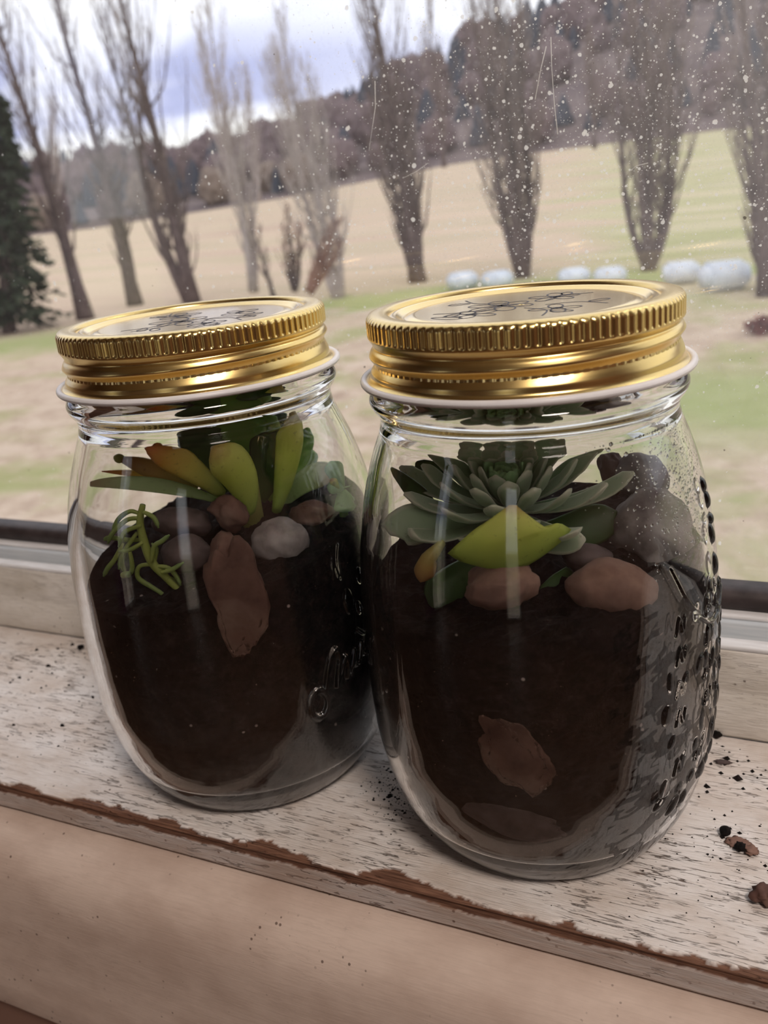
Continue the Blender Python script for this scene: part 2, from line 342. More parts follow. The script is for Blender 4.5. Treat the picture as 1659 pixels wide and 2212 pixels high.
def ground_mat():
    m, nt, p = new_mat('dry_grass_field'); co = objco(nt)
    n1 = tex_noise(nt, mapping(nt, co, (1, 1, 0)), .55, 6, .62, .4)
    n2 = tex_noise(nt, mapping(nt, co, (.035, .16, 0), (0, 0, 0), (0, 0, .45)), 1.0, 5, .55)
    n3 = tex_noise(nt, mapping(nt, co, (1, 1, 0), (5, 2, 0)), 2.4, 5, .7)
    tan = ramp(nt, n3, [(.32, (.38, .27, .20)), (.5, (.56, .43, .325)), (.66, (.66, .53, .42)), (.8, (.72, .61, .51))])
    g = ramp(nt, n1, [(.3, (.42, .38, .18)), (.7, (.30, .33, .12))])
    near = mixc(nt, ramp(nt, n1, [(.47, 0), (.62, .85)]), tan, g)
    fld = ramp(nt, n2, [(.28, (.60, .44, .34)), (.40, (.64, .55, .37)), (.48, (.42, .42, .20)), (.55, (.62, .54, .36)), (.64, (.46, .45, .23)), (.74, (.64, .53, .40))])
    sx = nt.nodes.new('ShaderNodeSeparateXYZ'); nt.links.new(co, sx.inputs[0])
    side = math_n(nt, 'ADD', math_n(nt, 'DIVIDE', sx.outputs[0], math_n(nt, 'ADD', sx.outputs[1], 1.0)), math_n(nt, 'MULTIPLY', n2, .5))
    hay = ramp(nt, n2, [(.3, (.52, .37, .29)), (.45, (.66, .51, .38)), (.54, (.55, .45, .31)), (.62, (.64, .50, .38)), (.75, (.55, .41, .32))])
    fld = mixc(nt, ramp(nt, side, [(-.0, 0), (.06, 1)]), hay, fld)
    sp = nt.nodes.new('ShaderNodeVectorMath'); sp.operation = 'LENGTH'; nt.links.new(co, sp.inputs[0])
    c = mixc(nt, ramp(nt, math_n(nt, 'DIVIDE', sp.outputs['Value'], 100), [(.14, 0), (.27, 1)]), near, fld)
    # greener strip of grass along the feet of the poplars and a lush patch nearer the house
    dj = math_n(nt, 'ADD', sp.outputs['Value'], math_n(nt, 'MULTIPLY', math_n(nt, 'SUBTRACT', n1, .5), 7))
    strip = ramp(nt, math_n(nt, 'DIVIDE', dj, 50), [(.41, 0), (.44, .75), (.47, .75), (.50, 0)])
    pv = nt.nodes.new('ShaderNodeVectorMath'); pv.operation = 'DISTANCE'; nt.links.new(co, pv.inputs[0]); pv.inputs[1].default_value = (-.9, 10.2, -2.35)
    pd = math_n(nt, 'ADD', pv.outputs['Value'], math_n(nt, 'MULTIPLY', math_n(nt, 'SUBTRACT', n1, .5), 5))
    lush = ramp(nt, math_n(nt, 'DIVIDE', pd, 5), [(.15, .8), (.5, 0)])
    c = mixc(nt, math_n(nt, 'MAXIMUM', strip, lush), c, (.30, .36, .12))
    nt.links.new(c, p.inputs['Base Color']); p.inputs['Roughness'].default_value = .95; p.inputs['Specular IOR Level'].default_value = .1
    bump(nt, p, n3, .5, .15); return m
M['ground'] = ground_mat()
M['hill'] = noisy('wooded_hillside', (.13, .095, .10), (.21, .16, .15), .06, .95)

# ------------------------------------------------------------------ the room, sill and window
X0, X1 = -.80, .55
def st(o): o['kind'] = 'structure'; return o
RX0, RX1, RY0, RY1, RZ0, RZ1 = -2.3, 1.9, -3.3, -.052, -.95, 1.65
PY = .066                                            # pane plane
bm = [(RX0-.1, X0, RY1, .12, RZ0-.1, RZ1+.1), (X1, RX1+.1, RY1, .12, RZ0-.1, RZ1+.1), (X0, X1, RY1, .12, RZ0-.1, -.03), (X0, X1, RY1, .12, 1.18, RZ1+.1)]
st(boxes('wall_front', bm, M['wall']))
# left wall with added_window_2, back wall with added_window_3, tall, narrow, added for light
st(boxes('wall_left', [(RX0-.1, RX0, RY0, -2.75, RZ0, RZ1), (RX0-.1, RX0, -2.15, RY1, RZ0, RZ1), (RX0-.1, RX0, -2.75, -2.15, RZ0, -.93), (RX0-.1, RX0, -2.75, -2.15, 1.4, RZ1)], M['wall']))
st(boxes('wall_right', [(RX1, RX1+.1, RY0, RY1, RZ0, RZ1)], M['wall']))
st(boxes('wall_back', [(RX0-.1, .0, RY0-.1, RY0, RZ0, RZ1), (.5, RX1+.1, RY0-.1, RY0, RZ0, RZ1), (.0, .5, RY0-.1, RY0, RZ0, -.93), (.0, .5, RY0-.1, RY0, 1.4, RZ1)], M['wall']))
st(boxes('ceiling', [(RX0-.1, RX1+.1, RY0-.1, RY1, RZ1, RZ1+.1)], M['ceil']))
st(boxes('floor', [(RX0-.1, RX1+.1, RY0-.1, RY1, RZ0-.1, RZ0)], M['floor']))

# sill board: dense top with cracks and a chipped front edge
def sill():
    YF, YB, T = -.0412, .046, .0088
    xs = np.concatenate([np.linspace(X0, -.36, 30)[:-1], np.linspace(-.36, .17, 760), np.linspace(.17, X1, 30)[1:]])
    prof = [(YB, -.02), (YB, -.001)] + [(y, 0) for y in np.linspace(YB-.001, YF+.0042, 140)] + [(y, 0) for y in np.linspace(YF+.0040, YF+.0004, 26)] + \
           [(YF+.0001, -.0006), (YF, -.0012)] + [(YF, z) for z in np.linspace(-.0016, -T, 22)] + [(YF+.001, -T-.0004), (YF+.012, -T-.0005)]
    V = np.zeros((len(prof), len(xs), 3)); B = np.zeros((len(prof), len(xs)))
    ft = [noise.fractal(Vector((x*55, 3.1, 0)), .8, 2.1, 6)*.0034 + noise.fractal(Vector((x*330, 9.1, 0)), .8, 2.1, 3)*.0008 for x in xs]   # where the paint ends on top
    fb = [noise.fractal(Vector((x*80, 7.7, 4)), .8, 2.1, 5)*.0012 for x in xs]
    for i, (y, z) in enumerate(prof):
        top = 2 <= i < 2+140+26; front = i >= 170
        for j, x in enumerate(xs):
            zz, yy, b = z, y, 0.
            if top:
                v = Vector((x*70, y*520, 0))
                n = noise.fractal(v, .9, 2.0, 4)
                pch = noise.noise(Vector((x*18, y*35, 5)))
                zz += -.00022*max(0, n-.25)*max(0, .6+pch*1.6) + .00012*noise.noise(Vector((x*40, y*90, 2)))
                e = y - (YF + .0015 + ft[j])
                if e < 0:
                    b = min(1, -e/.0002); zz += -.0005*b - .0014*max(0, min(1, (YF+.0016-y)/.0016))**1.5
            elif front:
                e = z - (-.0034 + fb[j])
                b = .48  # even wood tint over the whole front face
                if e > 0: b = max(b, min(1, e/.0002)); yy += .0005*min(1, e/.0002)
                yy += .00015*noise.noise(Vector((x*60, z*300, 8)))
            V[i, j] = (x, yy, zz); B[i, j] = b
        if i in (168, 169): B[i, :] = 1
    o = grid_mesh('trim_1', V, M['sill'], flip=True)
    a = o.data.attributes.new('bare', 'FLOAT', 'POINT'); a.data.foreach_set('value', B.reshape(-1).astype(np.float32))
    return st(o)
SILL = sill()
def apron():
    xs = np.linspace(RX0+.9, RX1-.7, 300)
    prof = [(-.030, -.0105), (-.0405, -.0100), (-.0440, -.0102), (-.0475, -.0112), (-.0505, -.0130), (-.0530, -.0155), (-.0550, -.0190), (-.0562, -.0230), (-.0570, -.028), (-.0574, -.036), (-.0576, -.05), (-.0578, -.065), (-.0578, -.0742), (-.0572, -.0756), (-.052, -.076)]
    V = np.array([[(x, y + .0002*noise.noise(Vector((x*25, z*60, 0))), z + .00015*noise.noise(Vector((x*30, 4, y*50)))) for x in xs] for y, z in prof])
    return st(grid_mesh('trim_2', V, M['apron'], flip=True))
apron()

win = st(empty('window_1', (-.125, .06, 0)))
def inv(o): o.matrix_parent_inverse = Matrix.Translation(-Vector(o.parent.location)); return o
def rail_strip(name, prof, mat, n=120):
    xs = np.linspace(X0, X1, n)
    V = np.array([[(x, y + .00012*noise.noise(Vector((x*40, z*200, 1))), z + .0001*noise.noise(Vector((x*50, 2, y*100)))) for x in xs] for y, z in prof])
    return inv(grid_mesh(name, V, mat, win, flip=True))
rail_strip('lower_rail', [(.0600, .0287), (.0462, .0289), (.0452, .0286), (.0450, .0280), (.0450, .0160), (.0453, .0152), (.0450, .0144), (.0450, .0010), (.0455, .0), (.0600, -.0005)], M['rail'])
rail_strip('highlight_strip', [(.0495, .0304), (.0455, .0303), (.0450, .0299), (.0449, .0293), (.0452, .0287), (.0495, .0286)], M['lip'])  # pale strip standing in for the highlight along the rail edge
rail_strip('aluminium_track', [(.062, .0345), (.0525, .0343), (.0518, .0337), (.0515, .0292), (.049, .0292)], M['alu'])
rail_strip('pale_lip', [(.060, .0357), (.0545, .0356), (.0535, .0350), (.0536, .0343), (.060, .0341)], M['lip'])
rail_strip('rubber_gasket', [(PY-.0005, .0418), (.0615, .0420), (.0585, .0418), (.0567, .0408), (.0560, .0390), (.0563, .0370), (.0572, .0358), (.0585, .0355), (PY-.0005, .0354)], M['gasket'])
for nm, b in (('stile', (X0, X0+.04, .046, .075, .0, 1.18)), ('stile', (X1-.04, X1, .046, .075, .0, 1.18)), ('top_rail', (X0+.04, X1-.04, .046, .075, 1.14, 1.18))):
    inv(boxes(nm, [b], M['rail'], win, .002))
inv(boxes('pane', [(X0+.03, X1-.03, PY, PY+.004, .036, 1.15)], M['pane'], win))
inv(boxes('outer_frame', [(X0, X1, PY+.006, .12, -.03, .004)], M['alu'], win))

# dried spots, dust and streaks on the pane (far too many to count)
def specks():
    mb, dk = MB(), MB()
    def dot(mb, x, z, r, el=1., ang=0.):
        n = 7 if r > .0003 else 5
        vs = [(x, PY-.00012, z)]; 
        for k in range(n):
            t = 2*math.pi*k/n; q = r*(.8+.4*rng.random())
            dx, dz = q*math.cos(t), q*el*math.sin(t)
            vs.append((x+dx*math.cos(ang)-dz*math.sin(ang), PY-.00002, z+dx*math.sin(ang)+dz*math.cos(ang)))
        mb.add(vs, [(0, 1+(k+1) % n, 1+k) for k in range(n)])
    def size(a=1.): return min(.0007, .000085*math.exp(abs(rng.gauss(0, .72))))*a
    for _ in range(6800):
        x, z = rng.gauss(.005, .055), rng.gauss(.165, .032)
        if z < .05 or x < -.7 or x > .5: continue
        dot(mb, x, z, size())
    for _ in range(1500):
        dot(mb, rng.uniform(-.35, .2), .048+abs(rng.gauss(0, .16)), size(), rng.uniform(1, 1.5), rng.uniform(-.4, .4))
    for _ in range(900):
        dot(mb, rng.gauss(-.06, .05), rng.gauss(.15, .05), size(.8))
    for _ in range(260):
        dot(dk, rng.uniform(-.32, .15), .046+abs(rng.gauss(0, .11)), size(.75))
    def streak(pts, r):
        P = [on_y(px, py, PY-.0001) for px, py in pts]
        mb.tube(P, [r*(.3+.9*rng.random()) for _ in P], 4)
    streak([(1190, 80), (1192, 150), (1198, 230), (1205, 290)], .00012); streak([(1180, 100), (1168, 150), (1156, 215)], .00016)
    streak([(810, 175), (811, 230), (803, 285), (797, 325)], .00012)
    streak([(1360, 370), (1375, 358), (1400, 352)], .00008); streak([(870, 385), (900, 370), (925, 352)], .00006)
    tag(inv(mb.build('dried_spots', M['speck'], win, True)), kind='stuff')
    tag(inv(dk.build('dark_specks', M['speck_dark'], win, True)), kind='stuff')
specks()
# unseen warm lamp added to fill the interior with light
def fill_lamp(loc, power):
    lamp = empty('fill_lamp', loc)
    mb = MB(); mb.tube([(0, 0, .10), (0, 0, .32)], [.008, .008], 10); mb.build('stem', M['lip'], lamp)
    V = np.array([[(r*math.cos(t), r*math.sin(t), z) for t in np.linspace(0, 2*math.pi, 32, endpoint=False)] for r, z in ((.01, .10), (.12, .09), (.22, .05), (.26, .0), (.25, .0), (.21, .045), (.11, .083), (.01, .09))])
    grid_mesh('shade', V, M['lip'], lamp, wrap=True)
    ld = bpy.data.lights.new('fill_light', 'AREA'); ld.shape = 'DISK'; ld.size = .46; ld.energy = power; ld.color = (1, .87, .77)
    lo = bpy.data.objects.new('fill_light', ld); COL.objects.link(lo); lo.parent = lamp; lo.location = (0, 0, .01)
    tag(lamp, 'round white fill lamp added out of view below the ceiling', 'lamp')
fill_lamp((.75, -.85, 1.33), 17)
# two windows and a curtain added behind the camera for fill and jar reflections
def added_window(name, bar_sets, pane, mat=M['rail']):
    wn = st(empty(name, tuple(np.mean(np.array(pane).reshape(3, 2), 1))))
    for nm, b in bar_sets: inv(boxes(nm, [b], mat, wn))
    inv(boxes('pane', [pane], M['pane'], wn))
x = RX0
added_window('added_window_2', [('stile', (x-.08, x-.02, -2.75, -2.70, -.93, 1.4)), ('stile', (x-.08, x-.02, -2.20, -2.15, -.93, 1.4)), ('top_rail', (x-.08, x-.02, -2.70, -2.20, 1.34, 1.4)), ('lower_rail', (x-.08, x-.02, -2.70, -2.20, -.93, -.87))], (x-.055, x-.05, -2.71, -2.19, -.88, 1.35))
y = RY0
added_window('added_window_3', [('stile', (.0, .04, y-.08, y-.02, -.93, 1.4)), ('stile', (.46, .5, y-.08, y-.02, -.93, 1.4)), ('top_rail', (.04, .46, y-.08, y-.02, 1.35, 1.4)), ('lower_rail', (.04, .46, y-.08, y-.02, -.93, -.87))], (.03, .47, y-.055, y-.05, -.88, 1.36))
cv = np.array([[(RX0+.05+.022*math.sin(j*.9), -2.12+.42*j/40, zz) for j in range(41)] for zz in (-.9, -.2, .5, 1.5)])
cv = np.concatenate([cv, cv[::-1]+np.array([.006, 0, 0])]); tag(grid_mesh('curtain', cv, M['curtain']), 'plum curtain added out of view beside the side window for its reflection', 'curtain')

# ------------------------------------------------------------------ the landscape outside
GZ = -2.35
def az(a): return math.radians(a)
def ridge_el(a):       # ridge elevation (deg) by azimuth (deg, towards -x)
    return float(np.interp(a, [-180, -70, -30, 0, 9, 14.5, 19, 23, 27, 31, 36, 41, 48, 70, 120, 180], [3, 4, 7, 9.0, 9.4, 8.0, 6.6, 5.4, 4.2, 2.7, 2.4, 2.2, 2.2, 2.5, 3, 3]))
def field_el(a):
    return float(np.interp(a, [-180, -30, 7, 20, 31, 42, 60, 180], [.5, 1.0, 1.3, 1.1, 0.1, -.45, -.6, .3]))
D1, D2 = 190., 420.
def height(d, a):
    eye = CAM[2]
    zf = eye + D1*math.tan(az(field_el(a)))
    if d < 32: return GZ
    if d < D1:
        t = (d-32)/(D1-32); return GZ + (zf-GZ)*t**1.15
    zr = eye + D2*math.tan(az(ridge_el(a)))
    t = min(1, (d-D1)/(D2-D1)); return zf + (zr-zf)*t**.85
A = np.radians(np.arange(0, 360, 3.))
rad = np.concatenate([[0.3, 2, 5, 10, 20, 30], np.geomspace(36, D1, 20)])
V = np.array([[(-d*math.sin(a), d*math.cos(a), height(d, (math.degrees(a)+180) % 360-180)) for a in A] for d in rad])
st(grid_mesh('ground', V, M['ground'], wrap=True, flip=False))
A2 = np.radians(np.arange(-80, 110, 2.))
rad = np.linspace(D1-2, D2, 16)
V = np.array([[(-d*math.sin(a), d*math.cos(a), height(d, math.degrees(a)) - (0 if d > D1 else .4) + 2.5*noise.noise(Vector((a*9, d*.02, 1)))*min(1, (d-D1)/60 if d > D1 else 0)) for a in A2] for d in rad])
st(grid_mesh('hill', V, M['hill'], flip=False))

# forest crowns on the hill: four meshes shared by many trees
def crown(kind, seed):
    bm = bmesh.new()
    bmesh.ops.create_icosphere(bm, subdivisions=4, radius=1)
    for v in bm.verts:
        n = noise.fractal(v.co*2.3 + Vector((seed, 0, 0)), .7, 2.1, 4)
        if kind == 'cone':
            h = (v.co.z+1)/2; r = (1-h)**.8*1.05 + .02
            l = math.hypot(v.co.x, v.co.y) + 1e-6
            v.co.x *= r/l*(.75+.5*abs(n))*min(1, l*2); v.co.y *= r/l*(.75+.5*abs(n))*min(1, l*2); v.co.z = h*2-1
        else:
            v.co *= 1 + .30*n + .16*noise.fractal(v.co*7 + Vector((0, seed, 0)), .6, 2.1, 3)
        v.co.z += 1
    me = bpy.data.meshes.new('crown'); bm.to_mesh(me); bm.free(); me.shade_smooth(); return me
CR = {}
for k, mt in (('cone', 'for_dark'), ('round', 'for_brown'), ('round', 'for_tan')):
    for s in range(2):
        me = crown(k, s*7.3 + len(CR)*3.1); me.materials.append(M[mt]); CR[(mt, s)] = me
LAB = {'for_dark': ('dark evergreen tree among the woods on the far hill', 'evergreens on the far hill', 'evergreen_tree'),
       'for_brown': ('bare purple-brown tree among the woods on the far hill', 'bare trees on the far hill', 'forest_tree'),
       'for_tan': ('pale tan bare tree along the foot of the far hill', 'tan trees at the hill foot', 'tan_tree')}
placed = []
def try_tree(a, u, foot=False):
    d = D1 + 6 + (D2-D1-6)*u
    if foot: k = 'for_tan' if a > 20 and rng.random() < .55 else ('for_brown' if rng.random() < .6 else 'for_dark')
    else: k = 'for_dark' if rng.random() < (.60 if a < 26 else .38) else 'for_brown'
    h = rng.uniform(6, 11)*(1 + .35*u)*(.8 if foot else 1)
    wd = h*(.30 if k == 'for_dark' else .40)*rng.uniform(.85, 1.2)
    x, y = -d*math.sin(az(a)), d*math.cos(az(a))
    for (px, py, pw) in placed:
        if math.hypot(px-x, py-y) < (pw+wd)*1.16: return
    placed.append((x, y, wd))
    o = link(LAB[k][2], CR[(k, rng.randrange(2))])
    o.location = (x, y, height(d, a) - .8)
    o.scale = (wd, wd, h*.5); o.rotation_euler.z = rng.uniform(0, 6.28)
    tag(o, LAB[k][0], 'tree', LAB[k][1])
for i in range(150): try_tree(-1 + 51*rng.random(), .97 + .03*rng.random())
for i in range(150): try_tree(-1 + 51*rng.random(), .04*rng.random(), True)
while len(placed) < 330: try_tree(rng.uniform(-2, 50), rng.uniform(.03, .96)**.9)

# bare poplars
def poplar(name, base_px, top_px, label, stems=None, wd=.17, bark='bark', twig='twig', nbr=46, length=1.0, spread=1.0, seed=0, dist=None, twn=7, group=None, visible_h=None, twr=1.0):
    r = random.Random(seed)
    B = on_z(*base_px, GZ) if dist is None else None
    if dist is not None:
        d = ray(*base_px); k = dist/math.hypot(d[0], d[1]); B = CAM + d*k
    dep = (B-CAM)@FWD
    T = at_depth(*top_px, dep); T = T + (T-B)*.45*length
    root = empty(name, tuple(B)); 
    H = np.linalg.norm(T-B)
    tr, br, tw = MB(), MB(), MB()
    if stems is None: stems = [(0, 0, 1.)]
    up = (T-B)/H
    s1 = RGT - up*(RGT@up); s1 /= np.linalg.norm(s1); s2 = np.cross(up, s1)
    def pt(x): return x - B
    for (sx, sy, sl) in stems:
        L = H*sl
        pts = []
        for i in range(13):
            t = i/12; off = (1-math.exp(-t*5))
            pts.append(up*L*t + s1*(sx*off*L + .012*L*math.sin(t*7+sx*20)*t) + s2*sy*off*L)
        rr = [wd*sl**.8*((1-t)**1.1*.9+.02) + (wd*.35*math.exp(-t*30)) for t in np.linspace(0, 1, 13)]
        tr.tube(pts, rr, 7)
        nb = int(nbr*sl)
        for b in range(nb):
            t = .10 + .88*(b+r.random())/nb
            i = min(11, int(t*12)); P = pts[i]*(1-(t*12-i)) + pts[i+1]*(t*12-i)
            phi = r.uniform(0, 6.28); out = s1*math.cos(phi) + s2*math.sin(phi)
            bl = L*(.30*(1-t)**.7+.05)*r.uniform(.6, 1.15)*(.65 if t < .2 else 1)
            sp = r.uniform(.32, .62)*spread
            q = [P + up*bl*s + out*bl*sp*(s**.6)*.75 + (s1*r.gauss(0, .01) + s2*r.gauss(0, .01))*bl for s in (0, .18, .4, .7, 1)]
            r0 = max(.010, wd*.26*(1-t)+.004)
            br.tube(q, [r0, r0*.75, r0*.55, r0*.35, .004], 4)
            for k in range(twn):
                s = r.uniform(.12, .95); j = min(3, int(s*4)); Q = q[j]*(1-(s*4-j)) + q[j+1]*(s*4-j)
                ph2 = r.uniform(0, 6.28); o2 = s1*math.cos(ph2) + s2*math.sin(ph2)
                tl = bl*r.uniform(.25, .5)
                tw.tube([Q, Q + up*tl*.5 + o2*tl*.17, Q + up*tl + o2*tl*.24], [.0085*twr, .006*twr, .003*twr], 3, False)
    tr.build('trunk', M[bark], root); br.build('limbs', M[bark if bark != 'bark_pale' else 'twig_pale'], root)
    tag(tw.build('twigs', M[twig], root), kind='stuff')
    tag(root, label, 'tree', group)
    return root
poplar('poplar', (185, 690), (5, 60), 'bare poplar leaning out beside the dark conifer', seed=1, wd=.21, nbr=50)
poplar('poplar', (292, 660), (128, 0), 'second bare poplar from the dark conifer, slim single trunk', seed=2, wd=.21, nbr=50, stems=[(0, 0, 1), (.04, .02, .45)])
poplar('poplar', (415, 655), (268, 0), 'third bare poplar from the dark conifer, dark trunk with a forking limb', seed=3, wd=.22, nbr=60, stems=[(0, 0, 1), (-.075, .03, .8), (.05, .02, .3)])
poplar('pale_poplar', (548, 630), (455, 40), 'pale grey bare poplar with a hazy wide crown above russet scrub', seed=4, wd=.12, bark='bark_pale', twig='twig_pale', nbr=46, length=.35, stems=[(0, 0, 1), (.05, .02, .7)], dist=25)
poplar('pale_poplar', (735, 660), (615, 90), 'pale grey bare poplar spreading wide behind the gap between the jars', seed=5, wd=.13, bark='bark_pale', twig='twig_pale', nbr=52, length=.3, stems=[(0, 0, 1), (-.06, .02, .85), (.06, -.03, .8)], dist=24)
poplar('poplar', (903, 610), (812, 0), 'thick dark poplar with one slender side stem rising past the hill ridge', seed=6, wd=.22, nbr=70, stems=[(0, 0, 1), (.055, .0, .5), (-.05, .03, .6)])
poplar('poplar', (1130, 600), (1075, 0), 'broad many-stemmed poplar standing between the two pale fields', seed=7, wd=.17, nbr=48, stems=[(0, 0, 1), (-.065, .02, .85), (.06, .03, .9), (-.03, -.04, .8), (.025, .05, .7)], length=.8, twn=9)
poplar('poplar', (1402, 585), (1400, -40), 'many-stemmed poplar with widely splayed stems near the white bales', seed=8, wd=.15, nbr=44, stems=[(0, 0, 1), (-.11, .02, .7), (.09, .03, .85), (-.04, -.03, .8), (.13, 0, .6)], length=.7, twn=9)
poplar('poplar', (1660, 640), (1610, 0), 'dark-trunked poplar growing right beside the white bales', seed=9, wd=.18, nbr=44, stems=[(0, 0, 1), (.06, .02, .8), (-.03, .03, .6)], length=.7)
for i, (b, t, dd) in enumerate([((505, 430), (432, 60), 70), ((560, 430), (530, 150), 75), ((655, 400), (590, 90), 70), ((125, 480), (112, 215), 80), ((960, 360), (925, 0), 75), ((1285, 320), (1270, 60), 80)]):
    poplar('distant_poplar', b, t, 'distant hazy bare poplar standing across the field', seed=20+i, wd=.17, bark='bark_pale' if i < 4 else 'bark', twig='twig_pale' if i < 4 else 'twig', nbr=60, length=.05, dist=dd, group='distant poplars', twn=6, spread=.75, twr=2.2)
for i, (b, t, lab, bk, tg, ws) in enumerate([((592, 645), (540, 470), 'small dark bare sapling rising from the scrub', 'bark_dark', 'twig', .06), ((636, 628), (622, 440), 'small upright bare fruit tree with dark twisted stem', 'bark_dark', 'twig_red', .07), ((668, 630), (735, 470), 'russet many-stemmed bush leaning toward the pale poplar', 'twig_red', 'twig_red', .10)]):
    poplar(['bare_sapling', 'fruit_tree', 'russet_bush'][i], b, t, lab, stems=[(0, 0, 1), (.12, .05, .8), (-.1, -.05, .7)] if i else None, seed=40+i, wd=ws, bark=bk, twig=tg, nbr=26, length=0, spread=1.5, dist=21, twn=6)

# dark conifer at the left edge of the view
def conifer(base, top, width, name, label, seed):
    r = random.Random(seed); B = on_z(*base, GZ); dep = (B-CAM)@FWD; T = at_depth(*top, dep)
    root = empty(name, tuple(B)); H = np.linalg.norm(T-B); up = (T-B)/H
    tr, fo = MB(), MB(); tr.tube([up*H*t for t in (0, .3, .6, 1)], [.2, .14, .08, .01], 7)
    for i in range(150):
        t = .06 + .92*i/150; L = width*(1-t)**.75*r.uniform(.7, 1.1) + .1
        ph = i*2.4 + r.random(); o = np.array([math.cos(ph), math.sin(ph), 0])
        P = up*H*t; side = np.cross(o, (0, 0, 1))
        q = [P + o*L*s + np.array([0, 0, -.38*L*s**1.4 + .12*L*s]) for s in (0, .33, .66, 1)]
        tr.tube(q, [.03, .02, .012, .005], 3)
        for k in range(34):
            s = r.uniform(.15, 1); j = min(2, int(s*3)); Q = q[j]*(1-(s*3-j)) + q[j+1]*(s*3-j)
            l = r.uniform(.18, .38)*(1.1-.4*s); dv = o*r.uniform(.3, .9) + side*r.uniform(-1, 1) + np.array([0, 0, r.uniform(-.7, .15)]); dv /= np.linalg.norm(dv)
            wv = np.cross(dv, (r.gauss(0, 1), r.gauss(0, 1), r.gauss(0, 1))); wv /= np.linalg.norm(wv)+1e-9
            fo.add([Q, Q+dv*l*.5+wv*l*.22, Q+dv*l, Q+dv*l*.5-wv*l*.22, Q+dv*l*.55+np.cross(dv, wv)*l*.12], [(0, 1, 4), (1, 2, 4), (2, 3, 4), (3, 0, 4)])
    tr.build('trunk', M['bark_dark'], root); tag(fo.build('foliage', M['conifer'], root, False), kind='stuff'); tag(root, label, 'tree')
conifer((20, 720), (-15, 195), 1.35, 'conifer', 'dark green conifer with drooping boughs beside the leaning poplar', 3)

# wrapped hay bales
def bale(px, py, w_px, label, seed, wide=1.0):
    B = on_z(px, py, GZ); dep = (B-CAM)@FWD; s = w_px*dep/FPX
    bm = bmesh.new(); bmesh.ops.create_cone(bm, cap_ends=True, segments=28, radius1=.5, radius2=.5, depth=1.0)
    bmesh.ops.bevel(bm, geom=[e for e in bm.edges if len(e.link_faces) == 2 and any(len(f.verts) > 4 for f in e.link_faces)], offset=.13, segments=4, affect='EDGES')
    for v in bm.verts:
        n = noise.fractal(v.co*5 + Vector((seed, 0, 0)), .8, 2, 3)*.025; v.co *= 1+n
        v.co.z *= 1.05*wide
    bmesh.ops.rotate(bm, verts=bm.verts, matrix=Matrix.Rotation(math.pi/2, 3, 'Y'))
    zmin = min(v.co.z for v in bm.verts)
    for v in bm.verts: v.co.z = max(v.co.z-zmin-.03, 0)
    o = bm_obj('hay_bale', bm, M['bale'], smooth=True); o.location = tuple(B); o.scale = (s, s, s*.72); o.rotation_euler.z = .35 + seed*.1
    tag(o, label, 'hay bale', 'wrapped hay bales'); return o
for i, (px, py, wp) in enumerate([(1470, 612, 66), (1563, 626, 88), (1672, 622, 60), (1240, 618, 56), (1318, 616, 56), (1000, 626, 55), (1075, 624, 55)]):
    bale(px, py, wp, 'white plastic-wrapped hay bale lying in a row by the poplars', i)
def bush(px, py, wpx, hpx, mat, name, label, seed):
    B = on_z(px, py, GZ); dep = (B-CAM)@FWD; r = random.Random(seed); wd, h = wpx*dep/FPX/2, hpx*dep/FPX
    root = empty(name, tuple(B)); st_, lf = MB(), MB()
    for i in range(40):
        a = r.uniform(0, 6.28); e = r.uniform(.2, 1); p = np.array([math.cos(a)*wd*e, math.sin(a)*wd*e, h*(1.1-.5*e)*r.uniform(.6, 1)])
        st_.tube([(0, 0, 0), p*.5+np.array([0, 0, h*.1]), p], [.012, .008, .004], 3)
        for k in range(14):
            c = p*r.uniform(.45, 1.05) + np.array([r.gauss(0, .05), r.gauss(0, .05), r.gauss(0, .04)])*wd*2
            d = np.array([r.gauss(0, 1), r.gauss(0, 1), r.gauss(0, 1)]); d /= np.linalg.norm(d); e2 = np.cross(d, (.3, .5, .8)); e2 /= np.linalg.norm(e2); l = .07*wd/.4
            c[2] = max(c[2], .03)
            lf.add([c, c+d*l+e2*l*.4, c+d*l*2, c+d*l-e2*l*.4], [(0, 1, 2, 3)])
    st_.build('stems', M['bark_dark'], root); tag(lf.build('foliage', M[mat], root, False), kind='stuff'); tag(root, label, 'bush')
bush(1645, 722, 80, 38, 'red', 'red_shrub', 'low dark red shrub on the dry grass before the bales', 5)

# ------------------------------------------------------------------ the jars
JR, JL = np.array([-.0005, 0., 0.]), np.array([-.0904, -.0009, 0.])
PROF = [(.0000, .0296), (.0006, .0307), (.0015, .0319), (.003, .0335), (.007, .0366), (.012, .0393), (.02, .0418), (.03, .0438), (.042, .0444), (.055, .0445), (.068, .0442), (.08, .0432), (.09, .0411), (.098, .0387), (.104, .0363), (.108, .0347), (.1105, .0341), (.1125, .0343), (.1135, .0350), (.1145, .0358), (.116, .0363), (.1175, .0358), (.1184, .0348), (.119, .0340), (.121, .0335), (.1325, .0332), (.1338, .0326), (.1340, .0318)]
PZ, PR = np.array([p[0] for p in PROF]), np.array([p[1] for p in PROF])
def outer_r(z):
    z = np.asarray(z, float); s = np.zeros_like(z); k = np.linspace(-1, 1, 9)
    wdt = np.clip(z*.3, .0002, .003)*np.where(z > .106, .15, 1)
    for q in k: s += np.interp(z+q*wdt, PZ, PR)
    return s/9
def inner_r(z):
    z = np.asarray(z, float)
    r = outer_r(np.clip(z, .004, .134)) - .0026
    r = np.where(z > .109, np.minimum(r, .0309), r)
    t = np.clip((z-.0034)/.009, 0, 1)
    return r*(1-(1-t)**2.2*.22)

